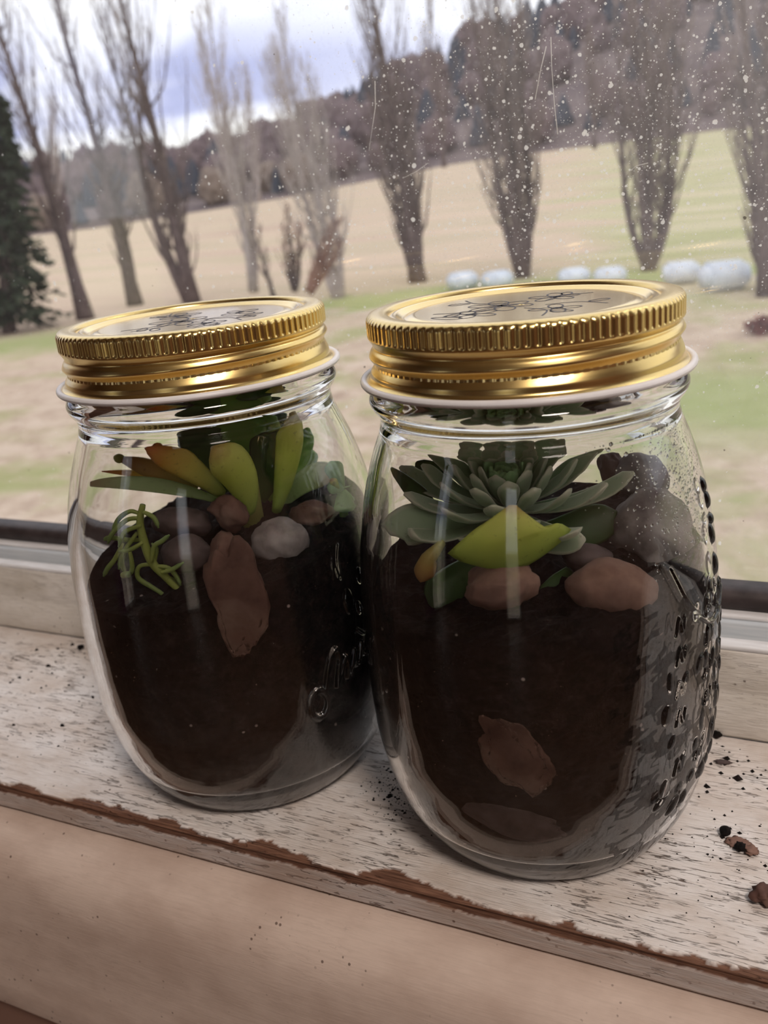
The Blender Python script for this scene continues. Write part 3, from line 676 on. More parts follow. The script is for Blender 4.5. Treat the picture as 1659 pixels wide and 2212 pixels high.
def slim(J, z):                 # one jar is a touch narrower than the other
    return 1 - (.024*np.clip((.104-np.asarray(z, float))/.02, 0, 1) if J is JR else 0.)
def strokes_height(S, Z, items):
    """S, Z in mm arrays; items: (polyline, half width, height) or ('oval', s, z, a, b, ang, h)"""
    Hh = np.zeros_like(S)
    for it in items:
        if it[0] == 'oval':
            _, s, z, a, b, an, h = it
            c, d = math.cos(an), math.sin(an)
            u, v = (S-s)*c + (Z-z)*d, -(S-s)*d + (Z-z)*c
            q = np.clip(1-(u/a)**2-(v/b)**2, 0, 1); Hh = np.maximum(Hh, h*q**.5)
        elif it[0] == 'ring':
            _, s, z, a, b, w_, h = it
            u, v = (S-s)/a, (Z-z)/b; rr = np.sqrt(u*u+v*v)
            q = np.clip(1-((rr-1)*min(a, b)/w_)**2, 0, 1); Hh = np.maximum(Hh, h*q**.6)
        else:
            pl, w_, h = it
            D = np.full_like(S, 1e9)
            for (x0, y0), (x1, y1) in zip(pl[:-1], pl[1:]):
                dx, dy = x1-x0, y1-y0; t = np.clip(((S-x0)*dx + (Z-y0)*dy)/(dx*dx+dy*dy+1e-9), 0, 1)
                D = np.minimum(D, np.hypot(S-x0-t*dx, Z-y0-t*dy))
            Hh = np.maximum(Hh, h*np.clip(1-(D/w_)**2, 0, 1)**.6)
    return Hh
def curve(pts, n=8):
    out = []
    P = [pts[0]] + list(pts) + [pts[-1]]
    for i in range(1, len(P)-2):
        for k in range(n):
            t = k/n; a, b, c, d = (np.array(P[i+j], float) for j in (-1, 0, 1, 2))
            out.append(tuple(.5*(2*b + (c-a)*t + (2*a-5*b+4*c-d)*t*t + (3*b-3*c+d-a)*t**3)))
    out.append(tuple(pts[-1])); return out
EMB_L = [('ring', -24.6, 36.6, 2.5, 4.0, .8, 1.1),
         (curve([(-22.6, 39.0), (-21.6, 43.5), (-19.8, 48.5), (-17.8, 50.4), (-16.9, 47.5), (-18.0, 43.0), (-18.6, 39.5)]), .8, 1.2),
         (curve([(-18.6, 39.5), (-16.6, 43.5), (-14.9, 46.8), (-14.4, 44.0), (-14.8, 40.5), (-13.2, 42.5), (-11.4, 47.0)]), .75, 1.15),
         (curve([(-11.4, 47.0), (-11.6, 43.0), (-10.0, 43.0), (-8.2, 47.8), (-8.4, 44.5), (-6.6, 45.5), (-5.0, 52.0), (-4.4, 55)]), .75, 1.15),
         (curve([(-9.0, 52.0), (-7.0, 50.0), (-4.0, 48.0), (-1.5, 47.5)]), .6, .7),
         ('oval', -11.0, 61.0, 1.9, 4.0, .1, .9), ('oval', -7.2, 57.6, 1.0, 2.2, .2, .8), (curve([(-15, 69), (-14.5, 74), (-13.4, 69)]), .4, .5),
         (curve([(-12.5, 68), (-12.7, 73), (-11.5, 77)]), .45, .5), ('oval', -5.0, 66, 1.2, 2.4, .1, .8)]
r_ = random.Random(12)
EMB_R = [('oval', -1.5+r_.uniform(-1.5, 1.5), z, 1.6, h, 0, .9) for z, h in ((94, 1.6), (90.5, 2.0), (86, 1.3), (83.0, 2.3), (76, 2.6))]
for z0 in (28, 35, 42, 49, 56, 63, 70):
    for s0 in (-26, -20.5, -15.5, -11, -7, -3, 1):
        if r_.random() < .72 and not (z0 > 60 and s0 < -18):
            EMB_R.append(('oval', s0+r_.uniform(-1.6, 1.6), z0+r_.uniform(-2, 2), r_.uniform(.9, 1.7), r_.uniform(1.8, 3.4), r_.uniform(-.5, .3), r_.uniform(.4, .7)))
for z0 in (32, 45, 52, 60, 67):
    s = -24
    while s < 2:
        EMB_R.append((curve([(s, z0), (s+1.2, z0+3.8), (s+2.2, z0+.3), (s+3.2, z0+3.4)]), .4, .55)); s += r_.uniform(7, 15)
EMB_R += [(curve([(-24, 82), (-19, 73), (-12, 66), (-4, 64), (4, 68)]), .45, .7), ('oval', -27, 26, 3.2, 1.3, .8, .8), ('oval', -22, 22, 3.0, 1.2, .9, .8), ('oval', -18.5, 22.5, 2.2, 1.1, .8, .9), ('oval', -10, 26, 1.8, 2.8, .2, 1.0)]

def glass_body(root, emb, th0, th1, J):
    th = np.radians(np.concatenate([np.linspace(th0, th1, 250)[:-1], np.linspace(th1, th0+360, 170)[:-1]]))
    zo = np.concatenate([np.linspace(0, .018, 46)[:-1], np.linspace(.018, .098, 300)[:-1], np.linspace(.098, .134, 60)])
    R = outer_r(zo)*slim(J, zo)
    S = np.outer(np.ones_like(zo), th)*44.5; Z = np.outer(zo, np.ones_like(th))*1000
    H = np.zeros_like(S); msk = (th >= math.radians(th0)) & (th <= math.radians(th1))
    H[:, msk] = strokes_height(S[:, msk], Z[:, msk], emb)/1000
    H *= ((Z > 17) & (Z < 100))
    H += np.where(Z < 2.2, .00016*np.clip(np.sin(S/44.5*150), 0, 1)*np.sin(np.clip(Z/2.2, 0, 1)*math.pi), 0)
    # one shallow screw thread hidden by the band, faint mould seam
    H += .00012*np.exp(-((S/44.5-math.radians(-62))/.006)**2)*(Z > 6)
    RR = R[:, None] + H
    out = np.stack([RR*np.cos(th), RR*np.sin(th), Z/1000], -1)
    zi = np.concatenate([np.linspace(.134, .02, 90), np.linspace(.0195, .0035, 30)]); ri = inner_r(zi)*slim(J, zi); ri[0] = .0312
    inn = np.stack([np.outer(ri, np.cos(th)), np.outer(ri, np.sin(th)), np.outer(zi, np.ones_like(th))], -1)
    caps = [(.0034, .020), (.0033, .010), (.0032, .0004)]
    cap = np.stack([np.stack([r*np.cos(th), r*np.sin(th), np.full_like(th, z)], -1) for z, r in caps])
    bot = np.stack([np.stack([r*np.cos(th), r*np.sin(th), np.full_like(th, z)], -1) for z, r in ((.0016, .0004), (.0015, .012), (.0013, .022), (.0008, .0268), (.0002, .0285))])
    V = np.concatenate([bot, out, inn, cap])
    return grid_mesh('glass_body', V, M['glass'], root, wrap=True)

def revolve(name, prof, mat, root, n=240, fn=None, flip=False):
    th = np.linspace(0, 2*math.pi, n, endpoint=False)
    V = np.zeros((len(prof), n, 3))
    for i, (r, z) in enumerate(prof):
        rr = np.full(n, r, float); zz = np.full(n, z, float)
        if fn: rr, zz = fn(th, rr, zz)
        V[i] = np.stack([rr*np.cos(th), rr*np.sin(th), zz], -1)
    return grid_mesh(name, V, mat, root, wrap=True, flip=flip)
ZT = .1353
def band_profile():
    P = [(.0300, ZT-.0013), (.0302, ZT-.0002), (.0310, ZT), (.0335, ZT), (.0345, ZT-.0003), (.0350, ZT-.0010)]
    zs = np.linspace(ZT-.0014, .1217, 64)
    rr = np.interp(zs, [.1217, .1228, .1238, .1248, .1257, .1268, .1279, .1287, .1296, .1303, .1345], [.0351, .0350, .0345, .0339, .0344, .0352, .0347, .0339, .0345, .0351, .0351])
    k = np.array([.25, .5, .25]); r2 = np.convolve(np.pad(rr, 1, 'edge'), k, 'valid')
    P += list(zip(r2, zs)); P += [(.0354, .1212), (.0360, .1208), (.0366, .1205), (.0360, .1200), (.0346, .1204), (.0342, .123), (.0336, .1325), (.030, .1340), (.0300, ZT-.0013)]
    return P
def knurl(th, r, z):
    zz = z[0]
    w_ = np.clip((zz-.1304)/.0006, 0, 1)*np.clip((ZT-.0006-zz)/.0006, 0, 1) if r[0] > .0335 else 0
    s = np.sin(th*104); g = np.clip(s*2.6-.8, -1, 1)
    r = r - .00030*w_*(g*.5+.5)
    if .1222 < zz < .1303 and r[0] > .0335:      # the thread climbs gently round the band
        z = z + .0009*np.sin(th+.9)*np.sin((zz-.1222)/.0081*math.pi)
    return r, z
def flower_lines(seed):
    r = random.Random(seed); L = []
    def petal(cx, cy, a, l, w_):
        pts = []
        for k in range(15):
            t = k/14*2*math.pi; u = l*(.5-.5*math.cos(t)); v = w_*math.sin(t)*(.6+.4*math.sin(t/2))
            pts.append((cx+u*math.cos(a)-v*math.sin(a), cy+u*math.sin(a)+v*math.cos(a)))
        L.append(pts)
    for cx, cy, n, l in ((-.004, .002, 6, .0085), (.010, .006, 5, .0065), (-.013, -.006, 5, .006), (.004, -.012, 4, .006)):
        a0 = r.random()*6
        for k in range(n): petal(cx, cy, a0+k*6.283/n, l*r.uniform(.85, 1.1), l*.3)
        L.append([(cx+.0012*math.cos(t), cy+.0012*math.sin(t)) for t in np.linspace(0, 6.283, 9)])
    for k in range(5):
        a = r.uniform(0, 6.28); L.append(curve([(.006*math.cos(a), .006*math.sin(a)), (.013*math.cos(a+.3), .013*math.sin(a+.3)), (.020*math.cos(a+.1), .020*math.sin(a+.1))]))
        petal(.015*math.cos(a+.3), .015*math.sin(a+.3), a+1.0, .005, .0014)
    petal(-.0215, -.004, 5.4, .008, .0016)
    return L
def ribbon(mb, pts, w_, z):
    P = [np.array((*p, z)) for p in pts]; vs = []
    for i, p in enumerate(P):
        d = P[min(i+1, len(P)-1)]-P[max(i-1, 0)]; d /= np.linalg.norm(d)+1e-12; nn = np.array([-d[1], d[0], 0])
        vs += [p+nn*w_/2, p-nn*w_/2, p-nn*w_/2+np.array([0, 0, .00006]), p+nn*w_/2+np.array([0, 0, .00006])]
    fs = []
    for i in range(len(P)-1):
        for k in range(4): fs.append((4*i+k, 4*i+(k+1) % 4, 4*i+4+(k+1) % 4, 4*i+4+k))
    mb.add(vs, fs)
def jar(loc, label, emb, th0, th1, rot, seed):
    root = empty('mason_jar', tuple(loc))
    glass_body(root, emb, th0, th1, loc)
    b = revolve('screw_band', band_profile(), M['gold'], root, 832, knurl, flip=True)
    ring = [(.0369+.00085*math.cos(t), .1203+.00085*math.sin(t)) for t in np.linspace(0, 2*math.pi, 15)]
    revolve('rolled_rim', ring, M['white_enamel'], b, 200, flip=False)
    b['label'] = 'gold screw band with ribbed upper edge'
    d = revolve('lid_disc', [(.0312, ZT-.0022), (.0312, ZT-.0010), (.0298, ZT-.0009), (.0290, ZT-.0007), (.0280, ZT-.0009), (.0272, ZT-.0016), (.0262, ZT-.0017), (.0254, ZT-.0013), (.0240, ZT-.0012), (.0238, ZT-.0012), (.012, ZT-.0012), (.0020, ZT-.0012), (.0008, ZT-.0012), (.0004, ZT-.00125), (.0003, ZT-.0030), (.0312, ZT-.0030)], M['gold_disc'], root, 160, flip=True)
    mb = MB()
    for pl in flower_lines(seed):
        c, s = math.cos(rot), math.sin(rot)
        ribbon(mb, [(x*c-y*s, x*s+y*c) for x, y in pl], .00042, ZT-.00122)
    f = mb.build('flower_print', M['print'], d, False); f['label'] = 'fine dark flower line drawing printed on the lid'
    return tag(root, label, 'jar')
jarR = jar(JR, 'glass jar with gold lid holding a fuzzy grey-green rosette and big pebbles', EMB_R, -50, 22, .6, 3)
jarL = jar(JL, 'glass jar with gold lid holding a tall orange-tipped succulent and trailing sedum', EMB_L, -50, 12, 2.0, 8)

# condensation beads inside the right jar's shoulder
def beads():
    mb = MB(); r = random.Random(4)
    bm = bmesh.new(); bmesh.ops.create_icosphere(bm, subdivisions=1, radius=1); base = [np.array(v.co) for v in bm.verts]; fs = [tuple(v.index for v in f.verts) for f in bm.faces]; bm.free()
    for _ in range(1500):
        th = math.radians(r.gauss(-8, 17)); z = min(.1085, max(.062, r.gauss(.097, .010)))
        s = .00011*math.exp(abs(r.gauss(0, .6))); s = min(s, .0006)
        rr = float(inner_r(z)*slim(JR, z)) - s*.25
        c = np.array([rr*math.cos(th), rr*math.sin(th), z]); n = np.array([math.cos(th), math.sin(th), 0])
        mb.add([c + s*(v - n*(v@n)*.5) for v in base], fs)
    tag(mb.build('condensation', M['water'], jarR), kind='stuff')
beads()

# ------------------------------------------------------------------ what is inside the jars
def soil(J, name, label, topf, seed):
    n = 150; th = np.linspace(0, 2*math.pi, n, endpoint=False); rows = []
    K = 80
    for i in range(K):
        t = i/(K-1); row = []
        for a in th:
            zt = topf(math.cos(a)*.04, math.sin(a)*.04)
            z = .0036 + (zt-.0036)*t
            p = Vector((math.cos(a)*40, math.sin(a)*40, z*1000))
            g = noise.fractal(p*.22 + Vector((seed, 0, 0)), .8, 2.1, 4); g2 = noise.fractal(p*.9 + Vector((0, seed, 0)), .8, 2.1, 2)
            dth = (math.degrees(a)+180) % 360 - 180
            cw = max(0., 1-((dth+2)/62)**4) if (J is JR and abs(dth+2) < 62) else 0.     # damp soil clings to the glass here
            gap = .00025 - .00047*cw + max(0, g-.02*cw)*(.0011+.0008*cw) + max(0, g2)*.0005
            r = float(inner_r(z)*slim(J, z)) - gap; row.append((r*math.cos(a), r*math.sin(a), z))
        rows.append(row)
    for f in np.linspace(.965, .01, 30):
        row = []
        for k, a in enumerate(th):
            x, y, z = rows[K-1][k]; x, y = x*f, y*f
            p = Vector((x*1000, y*1000, seed)); h = topf(x, y) + .0013*noise.fractal(p*.16, .7, 2.1, 5) + .0007*noise.noise(p*.8)
            row.append((x, y, h))
        rows.append(row)
    bot = [[(x*f, y*f, z) for x, y, z in rows[0]] for f in (.01, .5, .9)]
    o = grid_mesh(name, np.array(bot+rows), M['soil'], wrap=True); o.location = tuple(J)
    r = random.Random(int(seed*10)); mb, mp = MB(), MB()
    def chunk(m_, c, s):
        vs = [c + s*np.array(v)*r.uniform(.6, 1.2) for v in ((1, 0, 0), (0, 1, 0), (0, 0, 1), (-1, 0, 0), (0, -1, 0), (0, 0, -1))]
        m_.add(vs, [(0, 1, 2), (1, 3, 2), (3, 4, 2), (4, 0, 2), (1, 0, 5), (3, 1, 5), (4, 3, 5), (0, 4, 5)])
    for i in range(2600):
        a = r.uniform(0, 2*math.pi); zt = topf(math.cos(a)*.04, math.sin(a)*.04); z = .010 + (zt-.010)*r.random()**.85
        s = .00026*math.exp(r.gauss(0, .5)); s = min(s, .0011); R_ = float(inner_r(z)*slim(J, z)) - .0002 - s*1.25
        chunk(mb if i % 9 else mp, np.array([R_*math.cos(a), R_*math.sin(a), z]), s if i % 9 else s*.6)
    bm = bmesh.new(); bm.from_mesh(o.data); n0 = len(bm.faces)
    for m_ in (mb, mp):
        t_ = bpy.data.meshes.new('t'); t_.from_pydata([tuple(map(float, v)) for v in m_.v], [], m_.f); bm.from_mesh(t_); bpy.data.meshes.remove(t_)
    bm.faces.ensure_lookup_table(); n1 = n0 + len(mb.f)
    for f in bm.faces[n0:]: f.material_index = 1 if f.index < n1 else 2
    bm.to_mesh(o.data); bm.free(); o.data.materials.append(M['grain']); o.data.materials.append(M['st_tan'])
    return tag(o, label, 'soil', kind='stuff')
def topL(x, y): return .0735 + .10*x + .16*y + .004*math.exp(-((x-.012)**2+(y+.0)**2)/.0003)
def topR(x, y): return .0745 + .05*x + .12*y
soil(JL, 'potting_soil', 'dark potting soil packed under the succulent and sedum', topL, 3.3)
soil(JR, 'potting_soil', 'dark potting soil packed under the fuzzy rosette', topR, 9.1)

DL, DR = .2586, .2211           # camera depth of the two jar axes (at mid height)
def inL(px, py, f=0.): return axis_pt(px, py, JL, f)
def inR(px, py, f=0.): return axis_pt(px, py, JR, f)
_h = np.array([FWD[0], FWD[1], 0]); _h /= np.linalg.norm(_h)
def axis_pt(px, py, J, f):      # point on the vertical plane through the jar axis facing the room, brought f metres nearer
    d = ray(px, py); q = J - _h*f
    t = ((q-CAM)@_h)/(d@_h); return CAM + d*t
def fit_in(P, J, m):            # keep a point inside the glass
    v = P-J; r = math.hypot(v[0], v[1]); zc = min(.13, max(.007, P[2])); R = float(inner_r(zc)*slim(J, zc)) - m
    if r > R: P = P.copy(); P[0] = J[0]+v[0]*R/r; P[1] = J[1]+v[1]*R/r
    return P
def rock(J, px, py, wpx, hpx, f, mat, label, seed, rot=0., ang=0.15, depth=None, name='pebble', cat='pebble', sub=4, group=None):
    P = axis_pt(px, py, J, f); dep = (P-CAM)@FWD
    a, b = wpx*dep/FPX/2, hpx*dep/FPX/2; c = depth if depth else (a+b)/2*.8
    R_ = float(inner_r(min(.13, max(.007, P[2]))))
    bm = bmesh.new(); bmesh.ops.create_icosphere(bm, subdivisions=sub, radius=1)
    cr_, sr_ = math.cos(rot), math.sin(rot)
    vs = []
    for v in bm.verts:
        q = v.co
        k = 1 + ang*noise.fractal(q*1.1 + Vector((seed*3.7, 0, 0)), .9, 2.0, 3) + .02*noise.noise(q*7 + Vector((seed, 0, 0)))
        x, y, z = q.x*a*k, q.y*b*k, q.z*c*k
        x, y = x*cr_-y*sr_, x*sr_+y*cr_
        W_ = P + RGT*x + UPV*y - FWD*z
        W_ = fit_in(W_, J, .00012 if f > .03 else .0004); v.co = Vector(W_-P)
    o = bm_obj(name, bm, M[mat], smooth=True); o.location = tuple(P)
    return tag(o, label, cat, group)
# left jar stones
rock(JL, 605, 1168, 124, 100, .022, 'st_grey', 'round grey pebble pressed against the glass under the orange-tipped succulent', 1)
rock(JL, 512, 1290, 112, 280, .0405, 'st_brown', 'tall reddish-brown stone slab standing behind the glass in dark soil', 2, .12, .35, .007, 'stone_slab', 'stone')
rock(JL, 395, 1130, 128, 70, .016, 'st_dark', 'flat dark pebble lying above the sedum stems', 3, -.1)
rock(JL, 405, 1195, 110, 84, .024, 'st_dark', 'rounded dark brown pebble behind the sedum stems', 4, .2)
rock(JL, 676, 1112, 106, 56, .010, 'st_brown', 'low brown pebble beside the small mint-green plant', 5, 0, .25)
rock(JL, 498, 1108, 90, 66, .020, 'st_brown', 'broken tan-brown stone at the foot of the orange-tipped succulent', 6, -.5, .3)
# right jar stones
rock(JR, 1414, 1140, 176, 172, .008, 'st_grey', 'large round grey pebble resting against the glass beside the fuzzy rosette', 11, .3, .2)
rock(JR, 1395, 1030, 122, 108, -.010, 'st_grey', 'smaller grey pebble balanced behind the large round one', 12)
rock(JR, 1328, 1018, 58, 96, -.016, 'st_dark', 'dark narrow stone standing behind the rosette', 13, .2, .3)
rock(JR, 1322, 1270, 186, 128, .026, 'st_tan', 'reddish tan oval pebble pressed to the glass under the grey pebbles', 14, -.12)
rock(JR, 1268, 1205, 110, 60, .016, 'st_dark', 'dark flat pebble between the rosette and the reddish tan pebble', 15)
rock(JR, 1448, 1240, 84, 96, .012, 'st_purple', 'plum-coloured pebble under the large round grey pebble', 16, .2)
rock(JR, 1322, 1370, 122, 90, .030, 'st_dark', 'dark pebble half buried below the reddish tan pebble', 17)
rock(JR, 1082, 1262, 150, 100, .029, 'st_tan', 'pale brown stone lying under the yellow-green leaf', 18, .15, .25, .008)
rock(JR, 1110, 1655, 200, 130, .0425, 'st_brown', 'angular brown rock showing through the glass low in the soil', 19, -.75, .5, .005, 'rock', 'stone')
rock(JR, 1100, 1790, 230, 84, .040, 'st_dark', 'flat dark rock lying on the floor of the jar', 20, -.12, .3, .006, 'rock', 'stone')
for i, (px, py, wp, hp) in enumerate([(1436, 1298, 48, 26), (1416, 1332, 38, 60)]):
    rock(JR, px, py, wp, hp, .024, 'moss', ['pale moss tuft under the plum-coloured pebble', 'pale moss strand hanging beside the reddish tan pebble'][i], 30+i, .3, .6, .003, 'moss_tuft', 'moss')

def leaf_mesh(path, widths, thick, normal, cup=.25, n=12, name='leaf', mat=None, parent=None, tipround=False):
    """solid succulent leaf along a path of points; widths per point; normal = side the cupped face looks to"""
    P = [np.asarray(p, float) for p in path]; m = len(P); V = np.zeros((m+2, n, 3)); T = np.zeros((m+2, n)); E = np.zeros((m+2, n))
    for i in range(m):
        d = P[min(i+1, m-1)]-P[max(i-1, 0)]; d /= np.linalg.norm(d)+1e-12
        nn = normal - d*(normal@d); nn /= np.linalg.norm(nn)+1e-9; sd = np.cross(d, nn)
        for k in range(n):
            t = 2*math.pi*k/n; u = math.cos(t); v = math.sin(t)
            th_ = thick[i] if hasattr(thick, '__len__') else thick
            V[i+1, k] = P[i] + sd*widths[i]/2*u + nn*(th_/2*v*(1-abs(u)**2.5*.35) + cup*widths[i]/2*u*u)
            T[i+1, k] = i/(m-1); E[i+1, k] = abs(u)
    V[0] = P[0]; V[-1] = P[-1] + (P[-1]-P[-2])*.05; T[-1] = 1; E[-1] = 1; E[-2] = 1; E[-3] = np.maximum(E[-3], .8)
    o = grid_mesh(name, V, mat, parent, wrap=True, flip=True)
    a = o.data.attributes.new('e', 'FLOAT', 'POINT'); a.data.foreach_set('value', E.reshape(-1).astype(np.float32))
    a = o.data.attributes.new('t', 'FLOAT', 'POINT'); a.data.foreach_set('value', T.reshape(-1).astype(np.float32))
    return o
def shape(m, kind='obovate'):
    ts = np.linspace(0, 1, m)
    if kind == 'obovate': w_ = (.35 + .65*np.sin(np.clip(ts*1.25, 0, 1)*math.pi/2))*np.sqrt(np.clip(1-((ts-.62)/.385).clip(0)**2.2, 0, 1))
    elif kind == 'lance': w_ = np.sin(np.pi*(ts*.86+.12))**.8*np.where(ts > .5, 1, .8+.4*ts)
    elif kind == 'spoon': w_ = (.3+.7*ts**.8)*np.sqrt(np.clip(1-((ts-.7)/.305).clip(0)**2, 0, 1))
    elif kind == 'delta': w_ = np.interp(ts, [0, .12, .3, .5, .8, 1], [.45, .8, 1, .8, .34, .05])
    w_[-1] = max(w_[-1], .06); return w_
TOCAM = -_h
def leaf_px(root, J, base, tip, wpx, mat, fb=0., ft=0., bend=(0, 0), kind='obovate', thick=.0022, cup=.2, nrm=None, m=14, name='leaf', label=None):
    B, Tt = axis_pt(*base, J, fb), axis_pt(*tip, J, ft)
    mid = (B+Tt)/2 + RGT*bend[0]*.2586/FPX + UPV*bend[1]*.2586/FPX
    pts = []
    for i in range(m):
        t = i/(m-1); p = B*(1-t)**2 + 2*mid*t*(1-t) + Tt*t*t
        pts.append(fit_in(p, J, .0028) - np.array(root.location))
    wm = wpx*((B-CAM)@FWD)/FPX
    sh = shape(m, kind); N = TOCAM + np.array([0, 0, .55]) if nrm is None else np.asarray(nrm, float)
    o = leaf_mesh(pts, sh*wm, thick*(.35+.65*sh**.5), N, cup, 12, name, M[mat], root)
    if label: o['label'] = label
    return o
# the tall succulent in the left jar
B0 = axis_pt(545, 1108, JL, .006)
sucL = empty('succulent', tuple(B0)); tag(sucL, 'tall green succulent with fleshy leaves and orange tips, rooted among pebbles', 'plant')
st_ = MB(); st_.tube([np.array([0, 0, -.006]), np.array([0, 0, .004]), np.array([.0005, .001, .012])], [.0032, .003, .002], 10); st_.build('stem', M['lf_brown'], sucL)
L = lambda *a, **k: leaf_px(sucL, JL, *a, **k)
L((480, 1068), (318, 955), 66, 'lf_orange', .012, .020, (0, 14), thick=.0042, cup=-.1, label='orange-tipped fleshy leaf')
L((430, 1050), (254, 990), 44, 'lf_brown', .000, .002, (0, 0), kind='lance', thick=.003)
L((440, 1046), (215, 1018), 20, 'lf_orange', -.006, -.004, (0, 8), kind='lance', thick=.002)
L((470, 1082), (165, 1050), 34, 'lf_pale', .008, .006, (0, 34), kind='lance', thick=.0022, cup=.5, label='long thin leaf with a pale rim')
L((536, 1106), (462, 968), 88, 'lf_yellow', .016, .024, (26, 18), thick=.0052, cup=-.1, label='broad yellow-green leaf with a brown hollow tip')
L((596, 1104), (626, 884), 58, 'lf_yellow', .008, .012, (14, 0), kind='obovate', thick=.0045, cup=-.1)
L((530, 1070), (535, 845), 150, 'lf_green', -.004, -.006, (0, 0), thick=.003, cup=.2)
L((500, 1060), (398, 880), 96, 'lf_dark', -.002, -.004, (0, 20), thick=.003)
L((560, 1080), (592, 905), 92, 'lf_dark', .002, .004, (10, 0), thick=.003)
L((585, 1085), (668, 925), 52, 'lf_green', -.004, -.010, (18, -8), thick=.003)
L((600, 1100), (728, 1034), 58, 'lf_pale', -.002, .004, (12, 62), thick=.003, cup=.3)
L((470, 1050), (416, 905), 60, 'lf_brown', -.010, -.014, (-5, 20), thick=.003)
L((560, 1060), (560, 862), 40, 'lf_green', -.012, .012, (60, 40), kind='lance', thick=.003)
L((570, 1060), (690, 985), 60, 'lf_green', -.012, -.018, (0, 26), thick=.003)
L((520, 1060), (470, 845), 70, 'lf_green', -.012, -.018, (0, 10), thick=.003)
L((540, 1060), (600, 850), 80, 'lf_dark', -.012, -.016, (0, 10), thick=.003)
bud = axis_pt(256, 990, JL, .002); bud = fit_in(bud, JL, .002) - np.array(sucL.location); mbd = MB()
mbd.tube([bud + RGT*(k-3)*.0005 for k in range(7)], [.0004, .0009, .0012, .0013, .0012, .0009, .0004], 9); mbd.build('dried_bud', M['lf_brown'], sucL)
# small mint-green plant
B1 = axis_pt(735, 1085, JL, .012); mint = empty('small_succulent', tuple(fit_in(B1, JL, .004))); tag(mint, 'tiny mint-green succulent with round leaves near the jar wall', 'plant')
Lm = lambda *a, **k: leaf_px(mint, JL, *a, **k)
s2 = MB(); s2.tube([np.array([0, 0, -.004]), np.array([0, 0, .003])], [.0012, .001], 8); s2.build('stem', M['lf_green'], mint)
for b, t, wp in (((742, 1056), (762, 1000), 44), ((744, 1058), (785, 1056), 40), ((740, 1062), (738, 1108), 50), ((738, 1058), (704, 1052), 38), ((745, 1060), (775, 1092), 44)):
    Lm(b, t, wp, 'lf_small', .014, .016, (0, 0), kind='spoon', thick=.0022, cup=.2)
Lm((742, 1058), (741, 1038), 20, 'lf_yellow', .016, .018, (0, 0), kind='spoon', thick=.002, cup=.2)
# trailing sedum
B2 = axis_pt(310, 1095, JL, .014); sed = empty('trailing_sedum', tuple(fit_in(B2, JL, .004))); tag(sed, 'trailing sedum with thin curled yellow-green leaves hanging over the soil', 'plant')
so = np.array(sed.location)
def sed_path(pts, f): return [fit_in(axis_pt(px, py, JL, f), JL, .0016) - so for px, py in pts]
FS = .028
s3 = MB(); s3.tube(sed_path(curve([(312, 1090), (306, 1130), (318, 1180), (332, 1215), (360, 1245), (392, 1276)], 5), FS), [.0007+.0004*math.sin(i/25*3.1) for i in range(26)], 8, tv=.0)
s3.build('stem', M['lf_sedum'], sed, attr=True)
NEED = [[(312, 1120), (280, 1122), (250, 1150), (240, 1172)], [(308, 1135), (275, 1148), (262, 1180)], [(310, 1165), (280, 1165), (242, 1160), (232, 1166)], [(312, 1170), (285, 1186), (262, 1190)],
        [(270, 1172), (255, 1205), (240, 1225), (232, 1242)], [(275, 1185), (268, 1215), (276, 1236)], [(330, 1212), (335, 1180), (352, 1168), (368, 1155)], [(336, 1215), (340, 1185), (330, 1172)],
        [(335, 1218), (305, 1222), (302, 1246), (330, 1265), (352, 1280), (372, 1302)], [(350, 1235), (372, 1230), (398, 1214)], [(360, 1245), (380, 1255), (396, 1280)], [(340, 1222), (366, 1226), (384, 1246), (392, 1262)],
        [(285, 1190), (290, 1225), (284, 1240)], [(306, 1110), (285, 1104), (262, 1120), (248, 1148)], [(312, 1105), (335, 1118), (345, 1140)], [(300, 1150), (270, 1195), (262, 1228)]]
for i, pl in enumerate(NEED):
    c = curve(pl, 5); mm = len(c); mb = MB()
    mb.tube(sed_path(c, FS + .0015*math.sin(i*2.3)), [.00062*(.75+.25*math.sin(k/(mm-1)*3.14))*(1 if k < mm-2 else .55) for k in range(mm)], 7)
    mb.build('leaf', M['lf_sedum'], sed, attr=True)
mb = MB(); c = curve([(228, 1264), (240, 1260), (252, 1258)], 4); P = [fit_in(axis_pt(px, py, JL, .04), JL, .001) for px, py in c]; o_ = P[0].copy()
mb.tube([p-o_ for p in P], [.0008]*len(P), 7); lf = mb.build('fallen_leaf', M['lf_sedum'], attr=True); lf.location = tuple(o_); tag(lf, 'short fallen sedum leaf lying on dark soil', 'leaf')

